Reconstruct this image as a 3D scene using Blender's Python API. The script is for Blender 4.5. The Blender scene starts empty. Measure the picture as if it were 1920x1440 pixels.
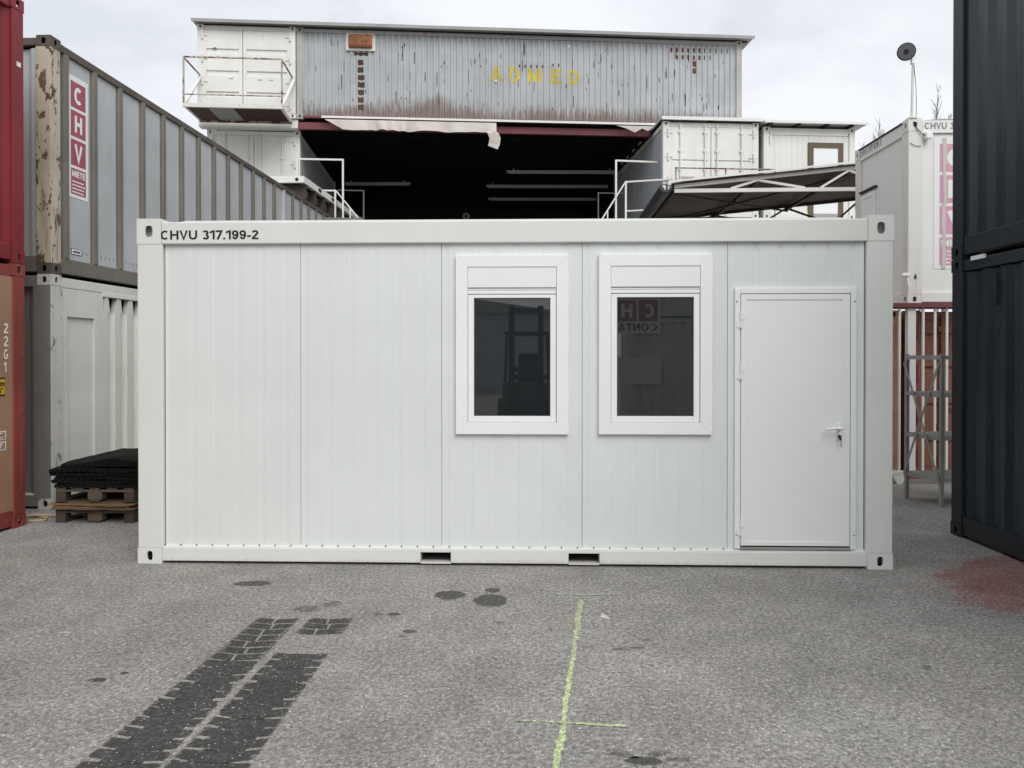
import bpy, bmesh, math, random
from mathutils import Vector, Matrix

R = math.radians
scene = bpy.context.scene
COL = scene.collection
random.seed(7)

# ------------------------------------------------------------------ camera
cam = bpy.data.cameras.new('Camera')
camera = bpy.data.objects.new('Camera', cam)
COL.objects.link(camera)
camera.location = (0, 0, 1.71)
camera.rotation_euler = (R(90 - 0.4), 0, 0)
cam.sensor_width = 36
cam.lens = 36 * 1445 / 1920
cam.shift_y = -47.9 / 1920
cam.clip_end = 1000
scene.camera = camera

# ------------------------------------------------------------------ sky, sun, exposure
SUN = Vector((0.42, -0.91, 0)).normalized() * math.cos(R(43)) + Vector((0, 0, math.sin(R(43))))
world = bpy.data.worlds.new('World')
scene.world = world
world.use_nodes = True
wt = world.node_tree
wt.nodes.clear()


def wn(t, **k):
    n = wt.nodes.new(t)
    for a, b in k.items():
        setattr(n, a, b)
    return n


sky = wn('ShaderNodeTexSky', sky_type='NISHITA', sun_disc=False)
sky.sun_elevation = R(43)
sky.sun_rotation = math.atan2(SUN.x, SUN.y)
bg1 = wn('ShaderNodeBackground')
bg1.inputs[1].default_value = 0.09
wt.links.new(sky.outputs[0], bg1.inputs[0])
tc = wn('ShaderNodeTexCoord')
sx = wn('ShaderNodeSeparateXYZ')
wt.links.new(tc.outputs['Generated'], sx.inputs[0])
ad = wn('ShaderNodeMath', operation='ABSOLUTE')
wt.links.new(sx.outputs[2], ad.inputs[0])
ad2 = wn('ShaderNodeMath', operation='ADD')
ad2.inputs[1].default_value = 0.35
wt.links.new(ad.outputs[0], ad2.inputs[0])
dv = wn('ShaderNodeVectorMath', operation='DIVIDE')
cb = wn('ShaderNodeCombineXYZ')
for i in range(3):
    wt.links.new(ad2.outputs[0], cb.inputs[i])
wt.links.new(tc.outputs['Generated'], dv.inputs[0])
wt.links.new(cb.outputs[0], dv.inputs[1])
nz = wn('ShaderNodeTexNoise')
nz.inputs['Scale'].default_value = 2.6
nz.inputs['Detail'].default_value = 7
nz.inputs['Roughness'].default_value = 0.55
nz.inputs['Distortion'].default_value = 0.25
wt.links.new(dv.outputs[0], nz.inputs['Vector'])
cr = wn('ShaderNodeValToRGB')
cr.color_ramp.elements[0].position = 0.33
cr.color_ramp.elements[0].color = (0.555, 0.58, 0.62, 1)
cr.color_ramp.elements[1].position = 0.60
cr.color_ramp.elements[1].color = (0.695, 0.71, 0.735, 1)
wt.links.new(nz.outputs[0], cr.inputs[0])
bg2 = wn('ShaderNodeBackground')
bg2.inputs[1].default_value = 1.0
wt.links.new(cr.outputs[0], bg2.inputs[0])
mx = wn('ShaderNodeMixShader')
mx.inputs[0].default_value = 0.94
wt.links.new(bg1.outputs[0], mx.inputs[1])
wt.links.new(bg2.outputs[0], mx.inputs[2])
wo = wn('ShaderNodeOutputWorld')
wt.links.new(mx.outputs[0], wo.inputs[0])

sl = bpy.data.lights.new('sun', 'SUN')
sl.energy = 1.5
sl.angle = R(40)
sl.color = (1.0, 0.97, 0.93)
sun = bpy.data.objects.new('sun', sl)
COL.objects.link(sun)
sun.location = SUN * 40
sun.rotation_euler = (-SUN).to_track_quat('-Z', 'Y').to_euler()

vs = scene.view_settings
vs.view_transform = 'Standard'
vs.look = 'None'
vs.exposure = 0.5
vs.gamma = 1.0
scene.cycles.max_bounces = 6
scene.cycles.diffuse_bounces = 3
scene.cycles.glossy_bounces = 3


# ------------------------------------------------------------------ materials
def c4(c, k=1.0):
    return (c[0] * k, c[1] * k, c[2] * k, 1)


class NT:
    def __init__(s, name):
        s.m = bpy.data.materials.new(name)
        s.m.use_nodes = True
        s.t = s.m.node_tree
        s.b = s.t.nodes['Principled BSDF']

    def n(s, typ, **k):
        x = s.t.nodes.new(typ)
        for a, b in k.items():
            setattr(x, a, b)
        return x

    def l(s, a, b):
        s.t.links.new(a, b)

    def coord(s, kind='Object', scale=(1, 1, 1)):
        if kind == 'Position':
            o = s.n('ShaderNodeNewGeometry').outputs['Position']
        else:
            o = s.n('ShaderNodeTexCoord').outputs[kind]
        if scale == (1, 1, 1):
            return o
        mp = s.n('ShaderNodeMapping')
        mp.inputs['Scale'].default_value = scale
        s.l(o, mp.inputs[0])
        return mp.outputs[0]

    def noise(s, vec, scale, detail=4, rough=0.55, dist=0):
        x = s.n('ShaderNodeTexNoise')
        x.inputs['Scale'].default_value = scale
        x.inputs['Detail'].default_value = detail
        x.inputs['Roughness'].default_value = rough
        x.inputs['Distortion'].default_value = dist
        s.l(vec, x.inputs['Vector'])
        return x.outputs[0]

    def rng(s, v, a, b, c=0.0, d=1.0, smooth=True):
        x = s.n('ShaderNodeMapRange')
        x.interpolation_type = 'SMOOTHSTEP' if smooth else 'LINEAR'
        for i, q in zip((1, 2, 3, 4), (a, b, c, d)):
            x.inputs[i].default_value = q
        s.l(v, x.inputs[0])
        return x.outputs[0]

    def math(s, op, a, b=None):
        x = s.n('ShaderNodeMath', operation=op)
        for i, q in enumerate((a, b)):
            if q is None:
                continue
            if isinstance(q, (int, float)):
                x.inputs[i].default_value = q
            else:
                s.l(q, x.inputs[i])
        return x.outputs[0]

    def mix(s, fac, a, b, mode='MIX'):
        x = s.n('ShaderNodeMix', data_type='RGBA', blend_type=mode)
        if isinstance(fac, (int, float)):
            x.inputs[0].default_value = fac
        else:
            s.l(fac, x.inputs[0])
        for i, q in ((6, a), (7, b)):
            if isinstance(q, tuple):
                x.inputs[i].default_value = q
            else:
                s.l(q, x.inputs[i])
        return x.outputs[2]

    def bump(s, h, strength=0.3, dist=0.01):
        x = s.n('ShaderNodeBump')
        x.inputs['Strength'].default_value = strength
        x.inputs['Distance'].default_value = dist
        s.l(h, x.inputs['Height'])
        s.l(x.outputs[0], s.b.inputs['Normal'])


def paint(name, col, rough=0.5, var=0.06, streak=0.0, streak_col=(0.2, 0.17, 0.13), chips=0.0, chip_col=(0.12, 0.07, 0.045),
          chip_scale=6.0, low=0.0, low_col=(0.15, 0.09, 0.06), metal=0.0, bump=0.08, spec=0.35, dents=0.0):
    m = NT(name)
    o = m.coord()
    big = m.noise(o, 1.1, 3, 0.6)
    col_o = m.mix(m.rng(big, 0.3, 0.7), c4(col, 1 - var), c4(col, 1 + var))
    rg = None
    if streak:
        v = m.coord('Object', (7, 7, 0.45))
        s = m.noise(v, 2.2, 5, 0.65)
        f = m.math('MULTIPLY', m.rng(s, 0.5, 0.78), streak)
        col_o = m.mix(f, col_o, c4(streak_col))
    if low:
        v = m.coord('Object', (13, 13, 1.3))
        s = m.noise(v, 1.6, 6, 0.75)
        sep = m.n('ShaderNodeSeparateXYZ')
        m.l(o, sep.inputs[0])
        g = m.rng(sep.outputs[2], 0.0, low, 0.52, -0.25, False)
        lf = m.math('MULTIPLY', m.math('SUBTRACT', m.noise(o, 0.45, 2), 0.5), 0.75)
        f = m.math('MULTIPLY', m.rng(m.math('ADD', m.math('ADD', s, g), lf), 0.56, 0.90), 0.9)
        col_o = m.mix(f, col_o, c4(low_col))
    if chips:
        s = m.noise(m.coord('Object', (1.6, 1.6, 0.8)), chip_scale, 8, 0.68, 0.4)
        th = 0.76 - 0.34 * chips
        f = m.rng(s, th, th + 0.035)
        col_o = m.mix(f, col_o, c4(chip_col))
        rg = m.rng(f, 0, 1, rough, 0.85)
    m.l(col_o, m.b.inputs['Base Color'])
    if rg is None:
        rg = m.rng(big, 0.3, 0.7, max(rough - 0.08, 0.05), min(rough + 0.1, 1))
    m.l(rg, m.b.inputs['Roughness'])
    m.b.inputs['Metallic'].default_value = metal
    m.b.inputs['Specular IOR Level'].default_value = spec
    if bump:
        h = m.noise(o, 3.2, 2) if dents else m.noise(o, 22, 2)
        m.bump(h, bump, 0.01)
    return m.m


def asphalt(name, tint=None, amount=0.0, mask_scale=30.0, lo=0.35, hi=0.55, rough=0.88, mul=1.33, fade=False, edge=0.35):
    """worn yard asphalt in world space; tint mixes a stain, rubber or paint over it"""
    m = NT(name)
    p = m.coord('Position')
    wide = m.rng(m.noise(p, 0.8, 4, 0.7, 0.6), 0.56, 0.74, 1.0, 0.84)
    big = m.rng(m.noise(p, 0.33, 3, 0.6), 0.3, 0.7, 0.90, 1.12)
    mid = m.rng(m.noise(p, 2.1, 4, 0.65), 0.3, 0.7, 0.88, 1.12)
    fin = m.rng(m.noise(p, 40, 3, 0.75), 0.3, 0.7, 0.62, 1.34)
    vo = m.n('ShaderNodeTexVoronoi')
    vo.inputs['Scale'].default_value = 84
    vo.inputs['Randomness'].default_value = 1
    m.l(p, vo.inputs['Vector'])
    sp = m.n('ShaderNodeSeparateColor')
    m.l(vo.outputs['Color'], sp.inputs[0])
    fleck = m.rng(sp.outputs[0], 0.82, 1.0, 0.0, 1.0, False)
    stone = m.rng(sp.outputs[1], 0, 1, 0.72, 1.22, False)
    core = m.rng(vo.outputs['Distance'], 0.15, 0.5, 1.0, 0.0)
    k = m.math('MULTIPLY', m.math('MULTIPLY', big, mid), m.math('MULTIPLY', fin, stone))
    k = m.math('ADD', k, m.math('MULTIPLY', m.math('MULTIPLY', fleck, core), 2.0))
    k = m.math('MULTIPLY', m.math('MULTIPLY', k, wide), mul)
    warm = m.noise(p, 0.9, 3)
    base = m.mix(m.rng(warm, 0.35, 0.65), (0.213, 0.205, 0.190, 1), (0.206, 0.200, 0.191, 1))
    base = m.mix(m.math('MULTIPLY', m.rng(m.noise(p, 0.55, 4, 0.65, 0.3), 0.62, 0.78), 0.5), base, (0.235, 0.175, 0.135, 1))
    cmb = m.n('ShaderNodeCombineColor')
    for i in range(3):
        m.l(k, cmb.inputs[i])
    col = m.mix(1.0, base, cmb.outputs[0], 'MULTIPLY')
    if tint:
        n = m.noise(p, mask_scale, 6, 0.7)
        if fade:
            at = m.n('ShaderNodeAttribute', attribute_name='fade')
            e = m.math('ADD', at.outputs['Fac'], m.math('MULTIPLY', m.math('SUBTRACT', n, 0.5), 1.1))
            f = m.math('MULTIPLY', m.math('MULTIPLY', m.rng(e, 0.12, 0.12 + edge), m.rng(n, lo, hi, 0.55, 1.0)), amount)
            f = m.math('MULTIPLY', f, m.rng(at.outputs['Fac'], 0.0, 0.12))
        else:
            f = m.math('MULTIPLY', m.rng(n, lo, hi), amount)
        f = m.math('MULTIPLY', f, m.rng(m.math('MULTIPLY', fleck, core), 0.0, 1.0, 1.0, 0.25))
        col = m.mix(f, col, m.mix(0.65, c4(tint), m.mix(1.0, c4(tint), cmb.outputs[0], 'MULTIPLY')))
    m.l(col, m.b.inputs['Base Color'])
    m.b.inputs['Roughness'].default_value = rough
    m.b.inputs['Specular IOR Level'].default_value = 0.3
    h = m.math('ADD', m.math('MULTIPLY', fin, 0.7), m.math('MULTIPLY', core, 0.5))
    m.bump(h, 0.55, 0.006)
    return m.m


M = {}
M['asphalt'] = asphalt('asphalt')
M['rubber_mark'] = asphalt('rubber_mark', (0.036, 0.035, 0.033), 0.92, 26, 0.27, 0.46, fade=True, edge=0.36)
M['rubber_mark_faint'] = asphalt('rubber_mark_faint', (0.05, 0.048, 0.046), 0.8, 17, 0.38, 0.6)
M['oil'] = asphalt('oil', (0.045, 0.042, 0.038), 0.90, 14, 0.22, 0.40, 0.6, fade=True, edge=0.35)
M['oil_faint'] = asphalt('oil_faint', (0.07, 0.066, 0.06), 0.80, 22, 0.38, 0.58, 0.75, fade=True, edge=0.5)
M['green_chalk'] = asphalt('green_chalk', (0.52, 0.64, 0.27), 0.72, 46, 0.38, 0.62, fade=True, edge=0.5)
M['green_faint'] = asphalt('green_faint', (0.46, 0.54, 0.28), 0.62, 34, 0.40, 0.62, fade=True, edge=0.6)
M['red_stain'] = asphalt('red_stain', (0.20, 0.060, 0.050), 0.78, 3.0, 0.36, 0.66, fade=True, edge=0.7)
M['chalk_spot'] = asphalt('chalk_spot', (0.6, 0.6, 0.58), 0.75, 34, 0.36, 0.6, fade=True, edge=0.4)

M['frame_white'] = paint('frame_white', (0.712, 0.738, 0.700), 0.42, 0.015, streak=0.10, streak_col=(0.50, 0.49, 0.43), low=0.09, low_col=(0.60, 0.59, 0.54), bump=0.0)
M['frame_cast'] = paint('frame_cast', (0.712, 0.738, 0.700), 0.42, 0.015, bump=0.0)
M['panel_white'] = paint('panel_white', (0.715, 0.75, 0.735), 0.38, 0.025, streak=0.09, streak_col=(0.60, 0.61, 0.585), bump=0.06, dents=1.0)
M['plastic_white'] = paint('plastic_white', (0.85, 0.86, 0.86), 0.35, 0.008, bump=0.0)
M['door_white'] = paint('door_white', (0.83, 0.85, 0.862), 0.38, 0.012, bump=0.0)
M['shutter_white'] = paint('shutter_white', (0.81, 0.835, 0.85), 0.4, 0.01, bump=0.0)
M['black_print'] = paint('black_print', (0.012, 0.012, 0.013), 0.5, 0.0, bump=0.0)
M['grey_print'] = paint('grey_print', (0.23, 0.23, 0.23), 0.7, 0.1, chips=0.45, chip_col=(0.55, 0.55, 0.52), chip_scale=14, bump=0)
M['dark_gap'] = paint('dark_gap', (0.02, 0.02, 0.02), 0.8, 0.0, bump=0.0)
M['seam_grey'] = paint('seam_grey', (0.34, 0.35, 0.34), 0.7, 0.0, bump=0.0)
M['seal'] = paint('seal', (0.05, 0.05, 0.05), 0.6, 0.0, bump=0.0)
M['chrome'] = paint('chrome', (0.5, 0.5, 0.5), 0.25, 0.0, metal=1.0, bump=0.0)
gl = NT('window_glass')
gl.b.inputs['Base Color'].default_value = (0.018, 0.021, 0.023, 1)  # opaque pane, darkness of the unlit room put into its colour
gl.b.inputs['Roughness'].default_value = 0.015
gl.b.inputs['IOR'].default_value = 1.85
M['glass'] = gl.m

M['burgundy'] = paint('burgundy', (0.205, 0.021, 0.029), 0.42, 0.08, streak=0.12, streak_col=(0.10, 0.02, 0.022), chips=0.24, chip_col=(0.11, 0.05, 0.04), chip_scale=9, bump=0.05)
M['red_frame'] = paint('red_frame', (0.235, 0.052, 0.044), 0.5, 0.14, streak=0.35, streak_col=(0.13, 0.035, 0.03), chips=0.18, chip_col=(0.09, 0.05, 0.04), bump=0.08)
M['tan'] = paint('tan', (0.345, 0.205, 0.125), 0.55, 0.1, streak=0.3, streak_col=(0.24, 0.15, 0.10), chips=0.08, bump=0.06)
M['casting_brown'] = paint('casting_brown', (0.10, 0.082, 0.068), 0.75, 0.25, chips=0.35, chip_col=(0.07, 0.045, 0.03), bump=0.25)
M['grey_panel'] = paint('grey_panel', (0.44, 0.462, 0.470), 0.55, 0.07, streak=0.4, streak_col=(0.33, 0.34, 0.335), chips=0.03, low=0.16, low_col=(0.26, 0.26, 0.25), bump=0.08, dents=0.8)
M['rib_brown'] = paint('rib_brown', (0.168, 0.157, 0.135), 0.7, 0.12, streak=0.3, streak_col=(0.11, 0.095, 0.07), chips=0.15, bump=0.15)
M['peeling_post'] = paint('peeling_post', (0.50, 0.44, 0.35), 0.75, 0.15, streak=0.75, streak_col=(0.17, 0.115, 0.06), chips=0.66, chip_col=(0.12, 0.08, 0.045), chip_scale=5.5, bump=0.3)
M['old_white'] = paint('old_white', (0.62, 0.62, 0.575), 0.6, 0.06, streak=0.4, streak_col=(0.40, 0.39, 0.345), chips=0.27, chip_col=(0.26, 0.25, 0.235), bump=0.1)
M['old_white_peel'] = paint('old_white_peel', (0.56, 0.56, 0.52), 0.65, 0.08, streak=0.45, streak_col=(0.36, 0.34, 0.30), chips=0.56, chip_col=(0.22, 0.22, 0.215), chip_scale=6, bump=0.2)
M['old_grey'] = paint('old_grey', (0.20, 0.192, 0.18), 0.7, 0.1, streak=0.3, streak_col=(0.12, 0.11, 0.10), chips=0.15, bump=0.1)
M['hall_white'] = paint('hall_white', (0.75, 0.75, 0.715), 0.55, 0.05, streak=0.25, streak_col=(0.52, 0.50, 0.45), chips=0.24, chip_col=(0.42, 0.33, 0.25), bump=0.06)
M['hall_white_rust'] = paint('hall_white_rust', (0.68, 0.67, 0.62), 0.6, 0.06, streak=0.4, streak_col=(0.46, 0.38, 0.28), chips=0.36, chip_col=(0.25, 0.12, 0.06), chip_scale=3, bump=0.1)
M['hall_grey'] = paint('hall_grey', (0.40, 0.42, 0.44), 0.55, 0.06, streak=0.2, streak_col=(0.3, 0.3, 0.3), bump=0.05)
M['admed'] = paint('admed', (0.415, 0.435, 0.447), 0.6, 0.08, streak=0.55, streak_col=(0.25, 0.25, 0.24), chips=0.265, chip_col=(0.075, 0.055, 0.045), chip_scale=5.0, low=0.95, low_col=(0.175, 0.125, 0.105), bump=0.1)
M['admed_post'] = paint('admed_post', (0.42, 0.41, 0.40), 0.65, 0.1, streak=0.6, streak_col=(0.2, 0.13, 0.09), chips=0.34, chip_col=(0.16, 0.08, 0.05), bump=0.15)
M['maroon'] = paint('maroon', (0.165, 0.050, 0.052), 0.6, 0.15, streak=0.3, streak_col=(0.1, 0.04, 0.035), chips=0.22, bump=0.1)
M['deck_dark'] = paint('deck_dark', (0.055, 0.024, 0.020), 0.8, 0.2)
M['rust_box'] = paint('rust_box', (0.27, 0.11, 0.052), 0.8, 0.35, streak=0.5, streak_col=(0.12, 0.05, 0.03), chips=0.58, chip_col=(0.13, 0.05, 0.03), chip_scale=9, bump=0.3)
M['rust_patch'] = paint('rust_patch', (0.085, 0.052, 0.036), 0.85, 0.3, chips=0.25, chip_col=(0.3, 0.3, 0.29), chip_scale=12, bump=0.1)
M['rust_patch_red'] = paint('rust_patch_red', (0.15, 0.06, 0.03), 0.85, 0.3, chips=0.2, chip_col=(0.06, 0.04, 0.03), chip_scale=12, bump=0.1)
M['rust_rail'] = paint('rust_rail', (0.40, 0.37, 0.31), 0.75, 0.2, chips=0.74, chip_col=(0.13, 0.06, 0.04), chip_scale=3.5, bump=0.15)
M['yellow'] = paint('yellow', (0.56, 0.45, 0.07), 0.7, 0.2, streak=0.4, streak_col=(0.44, 0.42, 0.22), chips=0.27, chip_col=(0.36, 0.37, 0.36), chip_scale=7, bump=0)
M['roof_grey'] = paint('roof_grey', (0.33, 0.33, 0.325), 0.6, 0.1, streak=0.3, bump=0.05)
M['trim_white'] = paint('trim_white', (0.74, 0.74, 0.72), 0.5, 0.04, streak=0.2, streak_col=(0.5, 0.48, 0.44), bump=0.05)
M['tarp_cream'] = paint('tarp_cream', (0.55, 0.51, 0.475), 0.75, 0.08, streak=0.35, streak_col=(0.40, 0.36, 0.32), bump=0.15)
M['hall_shade_dark'] = paint('hall_shade_dark', (0.012, 0.012, 0.012), 0.9, 0.1, bump=0.0, spec=0.1)  # near-black colour carries the deep shade inside the hall
M['hall_backwall'] = paint('hall_backwall', (0.035, 0.037, 0.038), 0.9, 0.1, bump=0.0, spec=0.1)  # back wall colour darkened for the same indoor shade
M['fixture'] = paint('fixture', (0.55, 0.57, 0.58), 0.5, 0.05, bump=0.0)
M['rail_white'] = paint('rail_white', (0.72, 0.72, 0.70), 0.5, 0.04, chips=0.12, chip_col=(0.35, 0.27, 0.2), bump=0.03)
M['brown_frame'] = paint('brown_frame', (0.115, 0.088, 0.055), 0.5, 0.06, bump=0.0)
M['tarp_dark'] = paint('tarp_dark', (0.085, 0.078, 0.072), 0.7, 0.1, streak=0.3, streak_col=(0.05, 0.045, 0.04), bump=0.1)
M['tarp_roll'] = paint('tarp_roll', (0.055, 0.060, 0.066), 0.45, 0.1, bump=0.15)
M['steel_black_and_shade'] = paint('steel_black_and_shade', (0.035, 0.033, 0.031), 0.6, 0.1, bump=0.05)
M['cabin_white'] = paint('cabin_white', (0.75, 0.76, 0.735), 0.5, 0.03, streak=0.22, streak_col=(0.54, 0.52, 0.45), chips=0.05, bump=0.05)
M['cabin_post'] = paint('cabin_post', (0.70, 0.70, 0.655), 0.5, 0.03, streak=0.55, streak_col=(0.55, 0.46, 0.28), chips=0.12, chip_col=(0.30, 0.16, 0.07), bump=0.05)
M['faded_pink'] = paint('faded_pink', (0.60, 0.30, 0.43), 0.6, 0.08, streak=0.3, streak_col=(0.66, 0.48, 0.55), bump=0)
M['sign_white'] = paint('sign_white', (0.78, 0.78, 0.78), 0.5, 0.02, bump=0)
M['sign_red'] = paint('sign_red', (0.34, 0.088, 0.11), 0.5, 0.06, bump=0)
M['sign_yellow'] = paint('sign_yellow', (0.6, 0.40, 0.02), 0.5, 0.05, bump=0)
M['brown_red'] = paint('brown_red', (0.25, 0.105, 0.075), 0.6, 0.12, streak=0.3, streak_col=(0.10, 0.045, 0.032), chips=0.12, bump=0.08)
M['tan_brown'] = paint('tan_brown', (0.40, 0.215, 0.145), 0.6, 0.1, streak=0.3, streak_col=(0.2, 0.1, 0.065), chips=0.1, bump=0.08)
M['anthracite'] = paint('anthracite', (0.019, 0.028, 0.038), 0.30, 0.12, streak=0.25, streak_col=(0.036, 0.040, 0.044), chips=0.12, chip_col=(0.07, 0.068, 0.066), chip_scale=11, bump=0.04, spec=0.5)
M['anthracite_rail'] = paint('anthracite_rail', (0.022, 0.027, 0.032), 0.42, 0.1, streak=0.15, streak_col=(0.06, 0.055, 0.05), chips=0.06, bump=0.05)
M['galvanised'] = paint('galvanised', (0.36, 0.355, 0.335), 0.55, 0.12, streak=0.3, streak_col=(0.17, 0.16, 0.145), bump=0.06, metal=0.15)
M['fence_white'] = paint('fence_white', (0.74, 0.73, 0.70), 0.5, 0.04, streak=0.2, streak_col=(0.55, 0.5, 0.44), bump=0.03)
M['wood'] = paint('wood', (0.072, 0.056, 0.044), 0.85, 0.2, streak=0.6, streak_col=(0.06, 0.045, 0.035), bump=0.3)
M['wood_light'] = paint('wood_light', (0.115, 0.09, 0.068), 0.85, 0.2, streak=0.4, streak_col=(0.11, 0.08, 0.06), bump=0.3)
M['plywood'] = paint('plywood', (0.23, 0.135, 0.065), 0.75, 0.25, streak=0.5, streak_col=(0.07, 0.04, 0.025), bump=0.2)
M['rubber'] = paint('rubber', (0.008, 0.008, 0.008), 0.8, 0.15, bump=0.3, spec=0.12)
M['hose'] = paint('hose', (0.42, 0.33, 0.19), 0.5, 0.1, bump=0)
M['lamp_grey'] = paint('lamp_grey', (0.13, 0.13, 0.14), 0.45, 0.05, bump=0)
M['lamp_dark'] = paint('lamp_dark', (0.02, 0.02, 0.022), 0.5, 0.05, bump=0)
M['bark'] = paint('bark', (0.22, 0.20, 0.19), 0.9, 0.1, bump=0)
M['building_grey'] = paint('building_grey', (0.40, 0.42, 0.45), 0.7, 0.05, bump=0.02)
M['forklift_yellow'] = paint('forklift_yellow', (0.10, 0.095, 0.085), 0.5, 0.1, bump=0)
M['tyre'] = paint('tyre', (0.02, 0.02, 0.02), 0.8, 0.1, bump=0)


# ------------------------------------------------------------------ mesh helpers
class MB:
    def __init__(s):
        s.v = []
        s.f = []

    def quad(s, *p):
        k = len(s.v)
        s.v += [tuple(q) for q in p]
        s.f.append(tuple(range(k, k + len(p))))
        return s

    def box(s, x0, y0, z0, x1, y1, z1):
        k = len(s.v)
        s.v += [(x, y, z) for z in (z0, z1) for y in (y0, y1) for x in (x0, x1)]
        for f in ((0, 2, 3, 1), (4, 5, 7, 6), (0, 1, 5, 4), (2, 6, 7, 3), (0, 4, 6, 2), (1, 3, 7, 5)):
            s.f.append(tuple(k + i for i in f))
        return s

    def tube(s, p0, p1, r0, r1=None, n=8, cap=True):
        r1 = r0 if r1 is None else r1
        p0, p1 = Vector(p0), Vector(p1)
        d = (p1 - p0).normalized()
        a = d.orthogonal().normalized()
        b = d.cross(a)
        k = len(s.v)
        for p, r in ((p0, r0), (p1, r1)):
            for i in range(n):
                t = 2 * math.pi * (i + 0.5) / n
                s.v.append(tuple(p + (a * math.cos(t) + b * math.sin(t)) * r))
        for i in range(n):
            j = (i + 1) % n
            s.f.append((k + i, k + j, k + n + j, k + n + i))
        if cap:
            s.f.append(tuple(k + n - 1 - i for i in range(n)))
            s.f.append(tuple(k + n + i for i in range(n)))
        return s

    def bar(s, p0, p1, w, h, up=(0, 0, 1)):
        p0, p1 = Vector(p0), Vector(p1)
        d = (p1 - p0).normalized()
        up = Vector(up)
        if abs(d.dot(up)) > 0.99:
            up = Vector((0, 1, 0))
        a = d.cross(up).normalized() * (w / 2)
        b = a.cross(d).normalized() * (h / 2)
        k = len(s.v)
        for p in (p0, p1):
            for q in (-a - b, a - b, a + b, -a + b):
                s.v.append(tuple(p + q))
        for f in ((0, 1, 2, 3), (7, 6, 5, 4), (0, 4, 5, 1), (1, 5, 6, 2), (2, 6, 7, 3), (3, 7, 4, 0)):
            s.f.append(tuple(k + i for i in f))
        return s

    def prism(s, pts, axis, a, b):
        """pts: 2-D outline; axis 'x','y','z' = extrusion axis"""
        def mk(p, t):
            return {'x': (t, p[0], p[1]), 'y': (p[0], t, p[1]), 'z': (p[0], p[1], t)}[axis]
        k = len(s.v)
        n = len(pts)
        s.v += [mk(p, a) for p in pts] + [mk(p, b) for p in pts]
        for i in range(n):
            j = (i + 1) % n
            s.f.append((k + i, k + j, k + n + j, k + n + i))
        s.f.append(tuple(k + n - 1 - i for i in range(n)))
        s.f.append(tuple(k + n + i for i in range(n)))
        return s

    def holed(s, o, u, v, w, h, ru, rv, depth, n=16, cu=0.0, cv=0.0):
        """rectangle centred at o spanned by unit u,v with an oval hole whose wall goes back by depth"""
        o, u, v = Vector(o), Vector(u), Vector(v)
        back = -(u.cross(v)) * depth
        k = len(s.v)
        e = 0.35
        for i in range(n):
            t = 2 * math.pi * i / n
            c, q = math.cos(t), math.sin(t)
            m = 1 / max(abs(c), abs(q))
            s.v.append(tuple(o + u * (w / 2 * m * c) + v * (h / 2 * m * q)))
        for off in (Vector((0, 0, 0)), back):
            for i in range(n):
                t = 2 * math.pi * i / n
                c, q = math.cos(t), math.sin(t)
                # stadium-like oval
                a = math.copysign(abs(c) ** 0.7, c) * ru
                b = math.copysign(abs(q) ** 0.7, q) * rv
                s.v.append(tuple(o + u * (cu + a) + v * (cv + b) + off))
        for i in range(n):
            j = (i + 1) % n
            s.f.append((k + i, k + j, k + n + j, k + n + i))
            s.f.append((k + n + i, k + n + j, k + 2 * n + j, k + 2 * n + i))
        return s

    def mesh(s, name):
        me = bpy.data.meshes.new(name)
        me.from_pydata(s.v, [], s.f)
        me.update()
        if getattr(s, 'fade', None):
            a = me.attributes.new('fade', 'FLOAT', 'POINT')
            for d, q in zip(a.data, s.fade):
                d.value = q
        return me

    def build(s, name, mat, parent=None, bevel=0.0, fix=False):
        me = s.mesh(name)
        if fix:
            bm = bmesh.new()
            bm.from_mesh(me)
            bmesh.ops.recalc_face_normals(bm, faces=bm.faces)
            bm.to_mesh(me)
            bm.free()
        return link(name, me, mat, parent, bevel)


def link(name, me, mat, parent=None, bevel=0.0):
    o = bpy.data.objects.new(name, me)
    COL.objects.link(o)
    if mat is not None and not me.materials:
        me.materials.append(M[mat] if isinstance(mat, str) else mat)
    o.parent = parent
    if bevel:
        b = o.modifiers.new('bevel', 'BEVEL')
        b.width = bevel
        b.segments = 2
        b.limit_method = 'ANGLE'
        b.angle_limit = R(40)
    return o


def tag(o, label, cat, group=None):
    o['label'] = label
    o['category'] = cat
    if group:
        o['group'] = group
    return o


def thing(name, label, cat, loc=(0, 0, 0), rz=0.0, group=None):
    o = bpy.data.objects.new(name, None)
    COL.objects.link(o)
    o.empty_display_size = 0.2
    o.location = loc
    o.rotation_euler = (0, 0, R(rz))
    return tag(o, label, cat, group)


def structure(o):
    o['kind'] = 'structure'
    return o


def copy_tree(o, parent=None):
    c = o.copy()
    COL.objects.link(c)
    c.parent = parent
    for ch in list(o.children):
        copy_tree(ch, c)
    return c


def _arc(cx, cy, rx, ry, a0, a1, n=14):
    return [(cx + rx * math.cos(R(a0 + (a1 - a0) * i / n)), cy + ry * math.sin(R(a0 + (a1 - a0) * i / n))) for i in range(n + 1)]


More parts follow.
